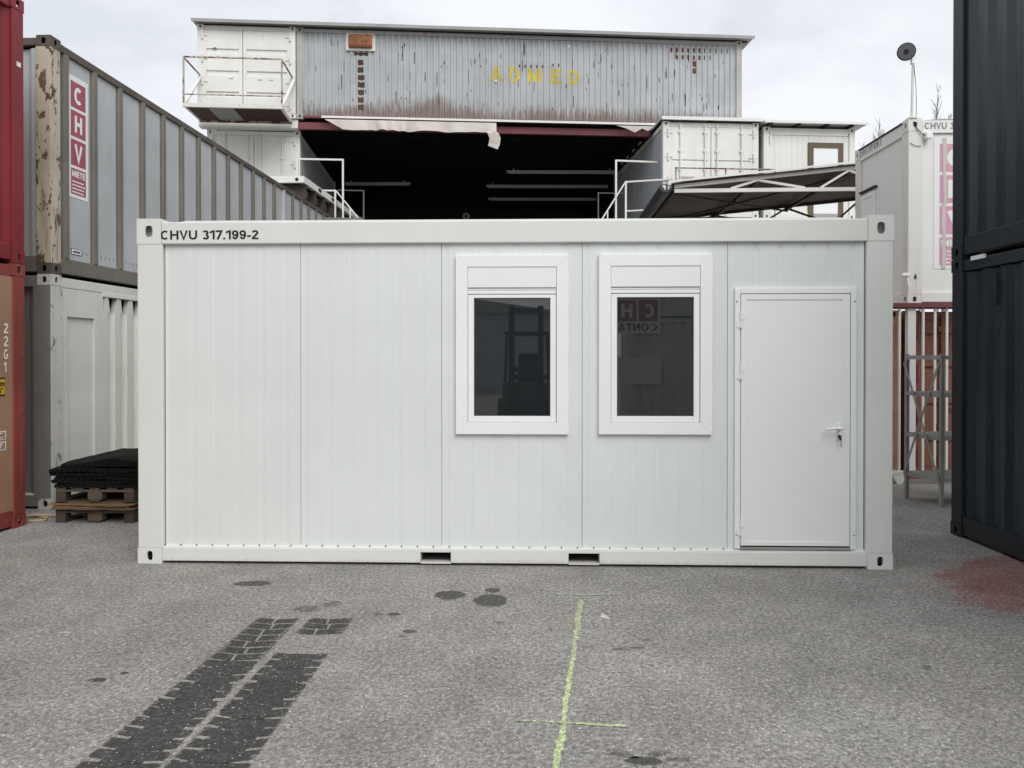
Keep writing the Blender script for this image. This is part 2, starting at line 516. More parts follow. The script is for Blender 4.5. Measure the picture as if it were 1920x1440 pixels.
# plain sans-serif glyphs: advance width and centre-line strokes in a unit-high box, t = stroke width
def glyph(ch, t):
    h = t / 2
    a, b = h, 1 - h
    W = {'I': t, '1': 0.42, '.': t, '-': 0.34, ' ': 0.30, 'M': 0.86, 'V': 0.76, 'A': 0.76, 'C': 0.78, 'G': 0.80, 'O': 0.82, 'H': 0.74, 'U': 0.74, 'D': 0.74, 'N': 0.74, "'": t, '"': 0.22, 'm': 0.8}.get(ch, 0.66 if not ch.isdigit() else 0.59)
    w = W
    m = w / 2
    S = []
    if ch == 'C':
        S = [_arc(m, 0.5, m - h, 0.5 - h, 48, 312, 22)]
    elif ch == 'G':
        S = [_arc(m, 0.5, m - h, 0.5 - h, 48, 345, 22), [(m, 0.44), (w - h, 0.44)]]
    elif ch == 'O':
        S = [_arc(m, 0.5, m - h, 0.5 - h, 0, 360, 26)]
    elif ch == 'H':
        S = [[(h, 0), (h, 1)], [(w - h, 0), (w - h, 1)], [(t, 0.52), (w - t, 0.52)]]
    elif ch == 'V':
        S = [[(h, 1), (m, a * 0.6), (w - h, 1)]]
    elif ch == 'A':
        S = [[(h * 0.8, 0), (m, 1 - a * 0.6), (w - h * 0.8, 0)], [(w * 0.2, 0.30), (w * 0.8, 0.30)]]
    elif ch == 'U':
        S = [[(h, 1)] + _arc(m, m, m - h, m - h, 180, 360, 14) + [(w - h, 1)]]
    elif ch == 'M':
        S = [[(h, 0), (h, 1)], [(w - h, 0), (w - h, 1)], [(h, 1 - h), (m, 0.18), (w - h, 1 - h)]]
    elif ch == 'N':
        S = [[(h, 0), (h, 1)], [(w - h, 0), (w - h, 1)], [(h, 1 - h), (w - h, h)]]
    elif ch == 'I':
        S = [[(h, 0), (h, 1)]]
    elif ch == 'E':
        S = [[(h, 0), (h, 1)], [(t, b), (w, b)], [(t, 0.52), (w * 0.92, 0.52)], [(t, a), (w, a)]]
    elif ch == 'T':
        S = [[(m, 0), (m, 1 - t)], [(0, b), (w, b)]]
    elif ch == 'D':
        S = [[(h, 0), (h, 1)], [(t, b), (w * 0.45, b)] + _arc(w * 0.45, 0.5, w * 0.55 - h, 0.5 - h, 84, -84, 14) + [(w * 0.45, a), (t, a)]]
    elif ch == 'R':
        S = [[(h, 0), (h, 1)], [(t, b), (w * 0.5, b)] + _arc(w * 0.5, 0.74, w * 0.5 - h, 0.26 - h, 84, -84, 10) + [(w * 0.5, 0.48 + h), (t, 0.48 + h)], [(w * 0.5, 0.48), (w - h, 0)]]
    elif ch == '1':
        S = [[(w - h, 0), (w - h, 1)], [(w - t, 0.93), (0.0, 0.72)]]
    elif ch == '7':
        S = [[(0, b), (w - h * 0.8, b), (w * 0.3, 0)]]
    elif ch == '2':
        S = [_arc(m, 0.72, m - h, 0.28 - h, 170, -25, 14) + [(h * 1.2, t)], [(0, a), (w, a)]]
    elif ch == '3':
        S = [_arc(m * 0.96, 0.745, m * 0.92 - h, 0.255 - h, 160, -80, 14), _arc(m, 0.28, m - h, 0.28 - h, 85, -160, 14)]
    elif ch == '9':
        S = [_arc(m, 0.68, m - h, 0.32 - h, 0, 360, 22), _arc(m, 0.5, m - h, 0.5 - h, 18, -150, 16)]
    elif ch == '6':
        S = [_arc(m, 0.32, m - h, 0.32 - h, 0, 360, 22), _arc(m, 0.5, m - h, 0.5 - h, 198, 30, 16)]
    elif ch == '8':
        S = [_arc(m, 0.27, m - h, 0.27 - h, 0, 360, 22), _arc(m, 0.75, m * 0.92 - h, 0.25 - h, 0, 360, 20)]
    elif ch == '0':
        S = [_arc(m, 0.5, m - h, 0.5 - h, 0, 360, 24)]
    elif ch == '-':
        S = [[(0, 0.36), (w, 0.36)]]
    elif ch == '.':
        S = [[(h, 0), (h, t)]]
    elif ch == 'm':
        S = [[(h, 0), (h, 0.7)], [(m, 0), (m, 0.68)], [(w - h, 0), (w - h, 0.62)], [(t, 0.64), (w - h, 0.64)]]
    elif ch == "'":
        S = [[(h, 0.65), (h, 1)]]
    elif ch == '"':
        S = [[(h, 0.65), (h, 1)], [(w - h, 0.65), (w - h, 1)]]
    return W, S


def fit_text(s, w, h, bold=0.0, spacing=1.0):
    """lettering mesh in a w x h box, lower left corner at 0,0 in its xy plane; strokes stacked 0.15 mm apart"""
    t = 0.15 + bold * 2.2
    gap = 0.085 * spacing
    x = 0.0
    strips = []
    for ch in s:
        W, S = glyph(ch, t)
        for q in S:
            strips.append([(px + x, py) for px, py in q])
        x += W + gap
    tot = x - gap
    # stroke width keeps its look after the horizontal fit
    kx = w / tot
    mb = MB()
    for k, q in enumerate(strips):
        Lp, Rp = [], []
        n = len(q)
        closed = math.dist(q[0], q[-1]) < 1e-6
        for i in range(n):
            p0 = q[i - 1] if i > 0 else (q[-2] if closed else None)
            p1 = q[i + 1] if i < n - 1 else (q[1] if closed else None)
            c = Vector(q[i])
            d0 = (c - Vector(p0)).normalized() if p0 else None
            d1 = (Vector(p1) - c).normalized() if p1 else None
            if d0 is None:
                d0 = d1
            if d1 is None:
                d1 = d0
            n0, n1 = Vector((-d0.y, d0.x)), Vector((-d1.y, d1.x))
            mm = (n0 + n1).normalized()
            f = min(1 / max(mm.dot(n0), 0.35), 2.2)
            o = mm * (t / 2 * f)
            Lp.append((c + o))
            Rp.append((c - o))
        z = 0.00015 * (k % 4)
        for i in range(n - 1):
            mb.quad(*[(p.x * kx, p.y * h, z) for p in (Rp[i], Rp[i + 1], Lp[i + 1], Lp[i])])
    return mb.mesh('lettering')


def put_text(s, x, z, w, h, y, mat, parent, bold=0.0, name='lettering', spacing=1.0, face='-y'):
    """lettering on a vertical face at local y, reading along +x seen from -y; face '-x': on a face at local x=y, reading along -y"""
    me = fit_text(s, w, h, bold, spacing)
    for v in me.vertices:
        a, b = v.co.x, v.co.y
        if face == '-y':
            v.co = (x + a, y - v.co.z, z + b)
        elif face == '-x':
            v.co = (y - v.co.z, x - a, z + b)
        elif face == '+y':
            v.co = (x - a, y + v.co.z, z + b)
    return link(name, me, mat, parent)


# corrugated profiles -------------------------------------------------
def corr(x0, x1, period=0.278, depth=0.036, fr=(0.26, 0.245, 0.25, 0.245)):
    n = max(1, round((x1 - x0) / period))
    p = (x1 - x0) / n
    pts = []
    for i in range(n):
        x = x0 + i * p
        pts += [(x, 0), (x + p * fr[0], 0), (x + p * (fr[0] + fr[1]), depth), (x + p * (fr[0] + fr[1] + fr[2]), depth)]
    pts.append((x1, 0))
    return pts


def at_profile(pts, x):
    for (a, ya), (b, yb) in zip(pts, pts[1:]):
        if a <= x <= b:
            return ya + (yb - ya) * (x - a) / max(b - a, 1e-9)
    return pts[0][1] if x < pts[0][0] else pts[-1][1]


def sheet(mb, pts, z0, z1, y, sgn=1):
    """vertical corrugated sheet; profile offset goes along +y*sgn from y"""
    for (a, ya), (b, yb) in zip(pts, pts[1:]):
        q = [(a, y + sgn * ya, z0), (b, y + sgn * yb, z0), (b, y + sgn * yb, z1), (a, y + sgn * ya, z1)]
        mb.quad(*(q if sgn > 0 else q[::-1]))
    return mb


def drape(me, pts, y, off=0.003):
    """bend a flat lettering mesh (x, ., z) onto a corrugated sheet"""
    bm = bmesh.new()
    bm.from_mesh(me)
    xs = [v.co.x for v in bm.verts]
    lo, hi = min(xs), max(xs)
    for (x, _) in pts:
        if lo < x < hi:
            bmesh.ops.bisect_plane(bm, geom=bm.verts[:] + bm.edges[:] + bm.faces[:], plane_co=(x, 0, 0), plane_no=(1, 0, 0))
    for v in bm.verts:
        v.co.y = y + at_profile(pts, v.co.x) - off - v.co.y * 4
    bm.to_mesh(me)
    bm.free()


def casting_mesh(sx, sy, sz, a=(0.178, 0.162, 0.118), ru=0.026, rv=0.034):
    """hollow corner block, outer corner at the origin, body towards (sx, sy, sz)"""
    mb = MB()
    A, B, C = a[0] * sx, a[1] * sy, a[2] * sz
    # outward faces at x=0 and y=0, with holes
    cx, cyy, cz = A / 2, B / 2, C / 2
    u = Vector((-sy * 0, -sx * 1.0, 0)) if True else None
    # face x=0, normal -sx
    nx = Vector((-sx, 0, 0))
    v = Vector((0, 0, 1))
    u = v.cross(nx)
    mb.holed((0, cyy, cz), u, v, abs(B), abs(C), ru, rv, 0.014)
    ny = Vector((0, -sy, 0))
    u = v.cross(ny)
    mb.holed((cx, 0, cz), u, v, abs(A), abs(C), ru, rv, 0.014)
    if a[2] > 0.2:   # added plate in the big top corner blocks, catches light behind the holes
        mb.quad((0.01 * sx, 0.075 * sy, 0.01 * sz), (A * 0.95, 0.075 * sy, 0.01 * sz), (A * 0.95, 0.075 * sy, C * 0.95), (0.01 * sx, 0.075 * sy, C * 0.95))
    # inner faces and top/bottom, plain
    mb.quad((A, 0, 0), (A, B, 0), (A, B, C), (A, 0, C))
    mb.quad((0, B, 0), (A, B, 0), (A, B, C), (0, B, C))
    mb.quad((0, 0, 0), (A, 0, 0), (A, B, 0), (0, B, 0))
    mb.quad((0, 0, C), (A, 0, C), (A, B, C), (0, B, C))
    return mb.mesh('corner_casting')


CAST = {}


def castings(root, L, W, H, mat, size=(0.178, 0.162, 0.118), topsize=None, proud=0.004, hole=(0.026, 0.034), tophole=(0.026, 0.034)):
    for z, sz in ((0, 1), (H, -1)):
        for x, sx in ((0, 1), (L, -1)):
            for y, sy in ((0, 1), (W, -1)):
                a = topsize if (topsize and sz < 0) else size
                hh = tophole if sz < 0 else hole
                key = (sx, sy, sz, a, mat, hh)
                if key not in CAST:
                    CAST[key] = casting_mesh(sx, sy, sz, a, *hh)
                    CAST[key].materials.append(M[mat])
                o = link('corner_casting', CAST[key], None, root)
                o.location = (x - sx * proud, y - sy * proud, z)


def door_leaf(root, x0, x1, z0, z1, y, mat, ridges=(), bars=(), hinge_side=0, groove_h=0.11, hinges=4, depth=0.05, bar_mat=None, ajar=0.0, box_h=None):
    """a container door leaf facing -y; ridges = heights of recessed horizontal bands"""
    mb = MB()
    m = 0.09
    zs = [z0]
    for r in sorted(ridges):
        zs += [r - groove_h / 2, r + groove_h / 2]
    zs.append(z1)
    mb.box(x0, y, z0, x0 + m, y + depth, z1)
    mb.box(x1 - m, y, z0, x1, y + depth, z1)
    for i in range(0, len(zs), 2):
        mb.box(x0 + m, y + 0.001, zs[i], x1 - m, y + depth, zs[i + 1])
    for r in sorted(ridges):
        mb.prism([(y + 0.001, r - groove_h / 2), (y + 0.03, r - groove_h / 2 + 0.012), (y + 0.03, r + groove_h / 2), (y + depth, r + groove_h / 2), (y + depth, r - groove_h / 2)], 'x', x0 + m, x1 - m)
    d = mb.build('door', mat, root, bevel=0.006, fix=True)
    for bx in bars:
        t = MB().tube((bx, y - 0.03, z0 + 0.02), (bx, y - 0.03, z1 + 0.05), 0.021, n=8)
        for q in (0.06, 0.28, 0.5, 0.72, 0.94):
            zz = z0 + (z1 - z0) * q
            t.box(bx - 0.05, y - 0.04, zz - 0.03, bx + 0.05, y, zz + 0.03)
        t.build('locking_bar', bar_mat or mat, d)
    if bars:
        zz = z0 + (z1 - z0) * (box_h or 0.4)
        MB().box(min(bars) - 0.02, y - 0.06, zz, min(bars) + 0.36, y - 0.035, zz + 0.035).build('handle', bar_mat or mat, d)
    hx = x0 if hinge_side == 0 else x1
    for i in range(hinges):
        zz = z0 + (z1 - z0) * (0.07 + 0.86 * i / max(hinges - 1, 1))
        h = MB().box(hx - 0.10 if hinge_side == 0 else hx - 0.12, y - 0.02, zz - 0.012, hx + 0.12 if hinge_side == 0 else hx + 0.10, y - 0.002, zz + 0.012)
        h.tube((hx, y - 0.03, zz - 0.10), (hx, y - 0.03, zz + 0.10), 0.026, n=8)
        h.build('hinge', mat, d)
    return d


def shell(root, L, W, H, frame, cast, roof=None, top=0.11, bot=0.14, post=0.16, cast_size=(0.178, 0.162, 0.118), bevel=0.006, top_mat=None, bot_mat=None, post_mat=None):
    ch = cast_size[2]
    for x in (0, L - post):
        for y in (0, W - post):
            MB().box(x, y, ch, x + post, y + post, H - ch).build('corner_post', post_mat or frame, root, bevel)
    a = cast_size[0] - 0.006
    for y in (0.012, W - 0.10):
        MB().box(a, y, H - 0.02 - top, L - a, y + 0.088, H - 0.02).build('top_rail', top_mat or frame, root, bevel)
        MB().box(a, y, 0.025, L - a, y + 0.088, 0.025 + bot).build('bottom_rail', bot_mat or frame, root, bevel)
    b = cast_size[1] - 0.006
    for x in (0.012, L - 0.10):
        MB().box(x, b, H - 0.02 - top, x + 0.088, W - b, H - 0.02).build('top_rail', top_mat or frame, root, bevel)
        MB().box(x, b, 0.025, x + 0.088, W - b, 0.025 + bot).build('bottom_rail', bot_mat or frame, root, bevel)
    MB().box(0.10, 0.10, 0.10, L - 0.10, W - 0.10, 0.16).build('floor', frame, root)
    MB().box(0.101, 0.101, H - 0.075, L - 0.101, W - 0.101, H - 0.035).build('roof', roof or frame, root)
    castings(root, L, W, H, cast, cast_size)


def side_sheet(root, L, W, H, mat, near=True, prof=None, x0=0.16, x1=None, z0=0.165, z1=None, inset=0.03, name='side_wall'):
    x1 = L - 0.16 if x1 is None else x1
    z1 = H - 0.13 if z1 is None else z1
    prof = prof or corr(x0, x1)
    if near:
        return sheet(MB(), prof, z0, z1, inset, 1).build(name, mat, root)
    return sheet(MB(), prof, z0, z1, W - inset, -1).build(name, mat, root)


def end_sheet(root, L, W, H, mat, far=True, z0=0.165, z1=None):
    z1 = H - 0.13 if z1 is None else z1
    mb = MB()
    prof = corr(0.16, W - 0.16, 0.25, 0.04)
    for (a, ya), (b, yb) in zip(prof, prof[1:]):
        if far:
            mb.quad((L - 0.03 - ya, a, z0), (L - 0.03 - yb, b, z0), (L - 0.03 - yb, b, z1), (L - 0.03 - ya, a, z1))
        else:
            mb.quad((0.03 + yb, b, z0), (0.03 + ya, a, z0), (0.03 + ya, a, z1), (0.03 + yb, b, z1))
    return mb.build('end_wall', mat, root)


def std_container(name, label, loc, rz, L, W, H, frame, wall, cast=None, group=None, cat='container', ends=(True, True), prof=None, inset=0.03, **k):
    r = thing(name, label, cat, loc, rz, group)
    shell(r, L, W, H, frame, cast or frame, **k)
    side_sheet(r, L, W, H, wall, True, prof=prof, inset=inset)
    side_sheet(r, L, W, H, wall, False)
    if ends[0]:
        end_sheet(r, L, W, H, wall, False)
    if ends[1]:
        end_sheet(r, L, W, H, wall, True)
    return r


# ------------------------------------------------------------------ ground
g = MB()
g.quad((-400, -400, 0), (400, -400, 0), (400, 600, 0), (-400, 600, 0))
structure(g.build('ground', 'asphalt'))


def blob(cx, cy, rx, ry, z, seed, rough=0.22, n=48):
    rnd = random.Random(seed)
    ph = [rnd.uniform(0, 6.28) for _ in range(5)]
    pts = []
    for i in range(n):
        t = 2 * math.pi * i / n
        k = 1 + rough * (0.5 * math.sin(2 * t + ph[0]) + 0.35 * math.sin(3 * t + ph[1]) + 0.3 * math.sin(5 * t + ph[2]) + 0.25 * math.sin(9 * t + ph[3])) + rnd.uniform(-0.2, 0.2) * rough
        pts.append((cx + rx * k * math.cos(t), cy + ry * k * math.sin(t), z))
    return fade_disc((cx, cy), pts, z)


def fade_disc(c, pts, z):
    mb = MB()
    n = len(pts)
    mb.v.append((c[0], c[1], z))
    for k in (0.45, 0.75, 1.0):
        mb.v += [(c[0] + (p[0] - c[0]) * k, c[1] + (p[1] - c[1]) * k, z) for p in pts]
    for i in range(n):
        j = (i + 1) % n
        mb.f.append((0, 1 + i, 1 + j))
        for q in (0, 1):
            mb.f.append((1 + q * n + i, 1 + (q + 1) * n + i, 1 + (q + 1) * n + j, 1 + q * n + j))
    mb.fade = [1.0] + [1.0] * n + [0.75] * n + [0.0] * n
    return mb


STAINS = [
    (-1.928, 5.708, 0.127, 0.066, 'oil', 'elongated oil stain near the left end of the white office container'),
    (-0.441, 5.431, 0.102, 0.096, 'oil', 'dark oval oil stain left of the biggest round oil stain'),
    (-0.147, 5.314, 0.114, 0.126, 'oil', 'biggest round oil stain in front of the left fork pocket'),
    (-0.138, 5.541, 0.054, 0.05, 'oil', 'small smeared stain just behind the biggest round oil stain'),
    (-0.775, 5.031, 0.038, 0.031, 'oil', 'right drop of a pair of oil drops level with the tyre tracks end'),
    (-0.632, 4.722, 0.036, 0.027, 'oil', 'small oil drop nearer to the camera than the paired drops'),
    (-0.667, 4.642, 0.023, 0.018, 'oil_faint', 'faint tiny oil spot touching a small oil drop in mid yard'),
    (-0.881, 5.041, 0.028, 0.021, 'oil_faint', 'left faint drop of a pair of oil drops beside the tyre tracks'),
    (-0.081, 4.881, 0.024, 0.019, 'oil_faint', 'tiny oil drop below the biggest round oil stain'),
    (0.466, 3.274, 0.05, 0.031, 'oil_faint', 'speckled oil smear right of the green line at the bottom edge'),
    (0.554, 3.218, 0.072, 0.034, 'oil', 'largest dark smear right of the green line at the bottom edge'),
    (0.707, 3.231, 0.045, 0.021, 'oil_faint', 'rightmost dark smear of the group at the bottom edge'),
    (0.626, 3.278, 0.041, 0.018, 'oil_faint', 'thin faint smear above the largest smear at the bottom edge'),
    (0.632, 4.44, 0.043, 0.024, 'oil_faint', 'left faint oil smear right of the green line mid yard'),
    (0.727, 4.457, 0.037, 0.016, 'oil_faint', 'middle thin oil smear right of the green line mid yard'),
    (0.804, 4.581, 0.025, 0.026, 'oil_faint', 'upper right faint oil smear right of the green line mid yard'),
    (-1.372, 5.136, 0.089, 0.054, 'oil_faint', 'left of two mottled smudges beyond the tyre tracks'),
    (-1.225, 5.242, 0.06, 0.045, 'oil_faint', 'right of two mottled smudges beyond the tyre tracks'),
    (-2.165, 4.019, 0.042, 0.026, 'oil', 'dark oil drop left of the tyre tracks'),
    (-2.072, 4.107, 0.023, 0.014, 'oil', 'tiny oil drop right beside the tyre tracks left edge'),
    (2.255, 4.176, 0.029, 0.035, 'oil_faint', 'lone brown oil spot in the right part of the yard'),
    (0.238, 4.758, 0.02, 0.018, 'oil_faint', 'tiny oil drop just left of the green line'),
]
for i, (x, y, rx, ry, mt, lab) in enumerate(STAINS):
    tag(blob(x, y, rx * 1.15, ry * 1.15, 0.0015, i + 3, 0.35 if mt == 'oil_faint' else 0.09).build('oil_stain', mt), lab, 'oil stain', 'oil stains on the yard')

pts = [(3.05, 5.90), (3.50, 6.30), (4.01, 6.60), (4.6, 6.85), (5.6, 6.85), (5.6, 5.6), (4.6, 5.1), (3.9, 4.95), (3.55, 4.98), (3.15, 4.95), (2.9, 5.15), (3.05, 5.45)]
tag(fade_disc((4.2, 5.85), pts, 0.0015).build('red_stain', 'red_stain'), 'faded red paint stain on the asphalt beside the dark containers', 'paint stain')

for i, (x, y, rx, ry, lab) in enumerate(((-2.741, 4.704, 0.035, 0.014, 'small white scrap on the asphalt left of the tyre tracks'), (0.60, 4.99, 0.025, 0.05, 'pale worn chalk spot right of the green line'), (-2.70, 4.66, 0.014, 0.008, 'tiny white chip beside the white scrap'))):
    tag(blob(x, y, rx, ry, 0.0015, 60 + i, 0.5).build('white_scrap', 'chalk_spot'), lab, 'scrap', 'white scraps on the yard')

# tyre tracks ---------------------------------------------------------
def tyre_track(name, label, c0, c1, w0, w1, rows, brick_from, skips=()):
    c0, c1 = Vector(c0), Vector(c1)
    d = (c1 - c0)
    ln = d.length
    d.normalize()
    s = Vector((d.y, -d.x))
    root = thing(name, label, 'tyre track', (c0.x, c0.y, 0))
    rnd = random.Random(name + label)
    pitch = ln / rows
    solid = MB()

    cur = solid

    def P(t, u, jx=0.0):
        w = w0 + (w1 - w0) * t / ln
        q = d * (t + 0.05 * abs(u) * 0.6 + jx) + s * (u * w / 2)
        cur.us.append(u)
        return (q.x, q.y, 0.0015)
    far = MB()
    solid.us, far.us = [], []
    for i in range(rows):
        t0, t1 = i * pitch, (i + 1) * pitch
        if any(a <= i < b for a, b in skips):
            continue
        cur = solid if i < brick_from else far
        if i < brick_from:
            jl, jr = rnd.uniform(-0.012, 0.012), rnd.uniform(-0.012, 0.012)
            g1, g2 = rnd.uniform(0.012, 0.026), rnd.uniform(0.012, 0.026)
            dl, dr = rnd.uniform(0.45, 0.72), rnd.uniform(0.45, 0.72)
            solid.quad(P(t0, -dl), P(t0, dr), P(t1, dr), P(t1, -dl))
            solid.quad(P(t0 + g1, -1, jl), P(t0 + g1, -dl), P(t1, -dl), P(t1, -1, jl))
            solid.quad(P(t0 + g2, dr), P(t0 + g2, 1, jr), P(t1, 1, jr), P(t1, dr))
            if rnd.random() < 0.5:
                pass
        else:
            g1 = 0.014
            k = rnd.uniform(-0.1, 0.1) + (0.12 if i % 2 else -0.1)
            far.quad(P(t0 + g1, -1), P(t0 + g1, k - 0.04), P(t1, k - 0.12), P(t1, -1))
            far.quad(P(t0 + g1 + 0.008, k + 0.06), P(t0 + g1 + 0.008, 1), P(t1 + 0.004, 1), P(t1 + 0.004, k))
    for q in (solid, far):
        if q.v:
            q.fade = [(0.30 if abs(u) > 0.99 else 1.0) for u in q.us]
            q.build('tread_mark', 'rubber_mark', root)
    return root


tyre_track('tyre_track', 'left strip of the twin dark tyre track at the lower left', (-1.665, 2.7), (-1.505, 4.93), 0.365, 0.27, 23, 16)
tyre_track('tyre_track', 'right strip of the twin dark tyre track, broken near its far end', (-1.285, 2.7), (-1.165, 4.93), 0.365, 0.28, 23, 19, skips=((17, 20),))

# spray-paint marks -----------------------------------------------------
def stroke(name, label, pts, widths, mat, z=0.0015, sub=10, wob=0.006, seed=1):
    rnd = random.Random(seed)
    line = []
    for (a, wa), (b, wb) in zip(zip(pts, widths), list(zip(pts, widths))[1:]):
        for i in range(sub):
            t = i / sub
            line.append((a[0] + (b[0] - a[0]) * t, a[1] + (b[1] - a[1]) * t, wa + (wb - wa) * t))
    line.append((pts[-1][0], pts[-1][1], widths[-1]))
    mb = MB()
    L_, R_ = [], []
    for i, (x, y, w) in enumerate(line):
        j = min(i + 1, len(line) - 1)
        k = max(i - 1, 0)
        dx, dy = line[j][0] - line[k][0], line[j][1] - line[k][1]
        q = math.hypot(dx, dy)
        nx, ny = -dy / q, dx / q
        ox = rnd.uniform(-wob, wob)
        L_.append((x + nx * (w / 2 + ox), y + ny * (w / 2 + ox), z))
        R_.append((x - nx * (w / 2 + rnd.uniform(-wob, wob) - ox), y - ny * (w / 2 - ox), z))
    mb.fade = []
    for a, b in zip(L_, R_):
        for k, fd in ((0, 0.05), (0.3, 1.0), (0.7, 1.0), (1, 0.05)):
            mb.v.append(tuple(a[q] + (b[q] - a[q]) * k for q in range(3)))
            mb.fade.append(fd)
    for i in range(len(line) - 1):
        for k in range(3):
            mb.f.append((4 * i + k, 4 * i + k + 1, 4 * i + k + 5, 4 * i + k + 4))
    return tag(mb.build(name, mat), label, 'paint mark', 'green measuring marks on the asphalt')


GL = [(0.13, 2.95), (0.176, 3.164), (0.216, 3.382), (0.239, 3.544), (0.269, 3.801), (0.304, 4.052), (0.347, 4.354)]
stroke('paint_line', 'long wavering bright green painted line running away from the camera', GL, [0.036, 0.034, 0.044, 0.026, 0.030, 0.032, 0.030], 'green_chalk', sub=12)
stroke('paint_line', 'worn faint far end of the long green painted line', [(0.348, 4.36), (0.403, 4.758), (0.44, 5.05), (0.48, 5.325)], [0.034, 0.05, 0.05, 0.04], 'green_faint', sub=12, wob=0.01)
stroke('paint_line', 'short bright green cross stroke over the long painted line', [(0.17, 3.56), (0.30, 3.545), (0.525, 3.515)], [0.016, 0.02, 0.026], 'green_chalk', z=0.003, wob=0.004)
stroke('paint_line', 'faint left half of the green cross stroke', [(0.02, 3.57), (0.165, 3.562)], [0.018, 0.014], 'green_faint', z=0.003, wob=0.004)
stroke('paint_line', 'thin pale yellow cross line at the far end of the green line', [(0.31, 5.45), (0.73, 5.43)], [0.022, 0.02], 'green_faint', z=0.003, wob=0.004)


# ------------------------------------------------------------------ the white office container in the middle
def office_container():
    L, W, H = 6.05, 2.438, 2.80
    r = thing('office_container', 'large new white office container with two windows and a white door', 'office container', (-3.042, 6.262, 0), -1.757)
    fw = 'frame_white'
    castings(r, L, W, H, 'frame_cast', (0.2, 0.17, 0.126), (0.2, 0.17, 0.205), proud=0.003, hole=(0.023, 0.039), tophole=(0.031, 0.047))
    for x in (0, L - 0.205):
        for y in (0, W - 0.205):
            MB().box(x, y, 0.126, x + 0.205, y + 0.205, H - 0.205).build('corner_post', fw, r, 0.006)
    # top rails with the weld lip
    for y0, y1 in ((0.0, 0.12), (W - 0.12, W)):
        MB().box(0.198, y0, 2.594, L - 0.198, y1, 2.772).build('top_rail', fw, r, 0.008)
    for x0, x1 in ((0, 0.12), (L - 0.12, L)):
        MB().box(x0, 0.17, 2.594, x1, W - 0.17, 2.772).build('top_rail', fw, r, 0.008)
    MB().prism([(0.30, 2.772), (0.40, 2.787), (L - 0.40, 2.787), (L - 0.30, 2.772)], 'y', 0.035, W - 0.035).build('roof', fw, r)
    # bottom rail, front one with two fork pockets
    mb = MB()
    pk = ((2.306, 2.551), (3.496, 3.743))
    xs = [0.198, pk[0][0], pk[0][1], pk[1][0], pk[1][1], L - 0.198]
    for a, b in ((0, 1), (2, 3), (4, 5)):
        mb.box(xs[a], 0, 0.022, xs[b], 0.09, 0.128)
    for a, b in pk:
        mb.box(a, 0.001, 0.106, b, 0.09, 0.1275)
        mb.box(a, 0.001, 0.014, b, 0.09, 0.026)
    mb.build('bottom_rail', fw, r, 0.003)
    MB().box(0.198, W - 0.09, 0.022, L - 0.198, W, 0.128).build('bottom_rail', fw, r)
    for x0, x1 in ((0, 0.09), (L - 0.09, L)):
        MB().box(x0, 0.17, 0.022, x1, W - 0.17, 0.128).build('bottom_rail', fw, r)
    for a, b in pk:
        t = MB()
        t.quad((a + .001, 0.09, 0.026), (b - .001, 0.09, 0.026), (b - .001, W - .1, 0.026), (a + .001, W - .1, 0.026))
        t.quad((a + .001, 0.09, 0.106), (a + .001, W - .1, 0.106), (b - .001, W - .1, 0.106), (b - .001, 0.09, 0.106))
        t.quad((a + .001, 0.09, 0.026), (a + .001, W - .1, 0.026), (a + .001, W - .1, 0.106), (a + .001, 0.09, 0.106))
        t.quad((b - .001, 0.09, 0.026), (b - .001, 0.09, 0.106), (b - .001, W - .1, 0.106), (b - .001, W - .1, 0.026))
        t.quad((a, W - .1, 0.026), (b, W - .1, 0.026), (b, W - .1, 0.106), (a, W - .1, 0.106))
        t.build('fork_pocket', 'old_grey', r)
    MB().box(0.1, 0.1, 0.115, L - 0.1, W - 0.1, 0.16).build('floor', 'dark_gap', r)
    # sill ledge above the bottom rail
    MB().prism([(0.004, 0.128), (0.004, 0.136), (0.045, 0.150), (0.09, 0.150), (0.09, 0.128)], 'x', 0.206, L - 0.206).build('sill', fw, r)
    sc = MB()
    x = 0.215
    while x < 4.75:
        sc.tube((x, 0.012, 0.148), (x, 0.026, 0.150), 0.0045, n=8)
        x += 0.129
    sc.build('sill_screws', 'seal', r)
    # wall panels
    J = [0.211, 1.326, 2.474, 3.606, 4.763, 5.839]
    for i in range(5):
        a, b = J[i] + 0.0008, J[i + 1] - 0.0008
        dp = (0.0014, 0.0016, 0.0020, 0.0026, 0.0045)[i]
        prof = [(a, 0.006), (a + 0.002, 0.0)]
        x = a + 0.012
        while x + 0.06 < b:
            if x > a + 0.02 or i != 4:
                prof += [(x, 0), (x + 0.004, dp), (x + 0.040, dp), (x + 0.048, 0)]
            x += 0.191
        prof += [(b - 0.002, 0), (b, 0.006)]
        sheet(MB(), prof, 0.148, 2.60, 0.036, 1).build('wall_panel', 'panel_white', r)
    MB().box(0.206, 0.052, 0.146, L - 0.206, 0.10, 2.60).build('wall_core', 'seam_grey', r)
    for (x0, y0, x1, y1) in ((0.035, 0.206, 0.09, W - 0.206), (L - 0.09, 0.206, L - 0.035, W - 0.206), (0.206, W - 0.09, L - 0.206, W - 0.035)):
        MB().box(x0, y0, 0.13, x1, y1, 2.60).build('wall_panel', 'panel_white', r)
    # number
    put_text('CHVU 317.199-2', 0.193, 2.630, 0.802, 0.073, -0.0025, 'black_print', r, bold=0.012)

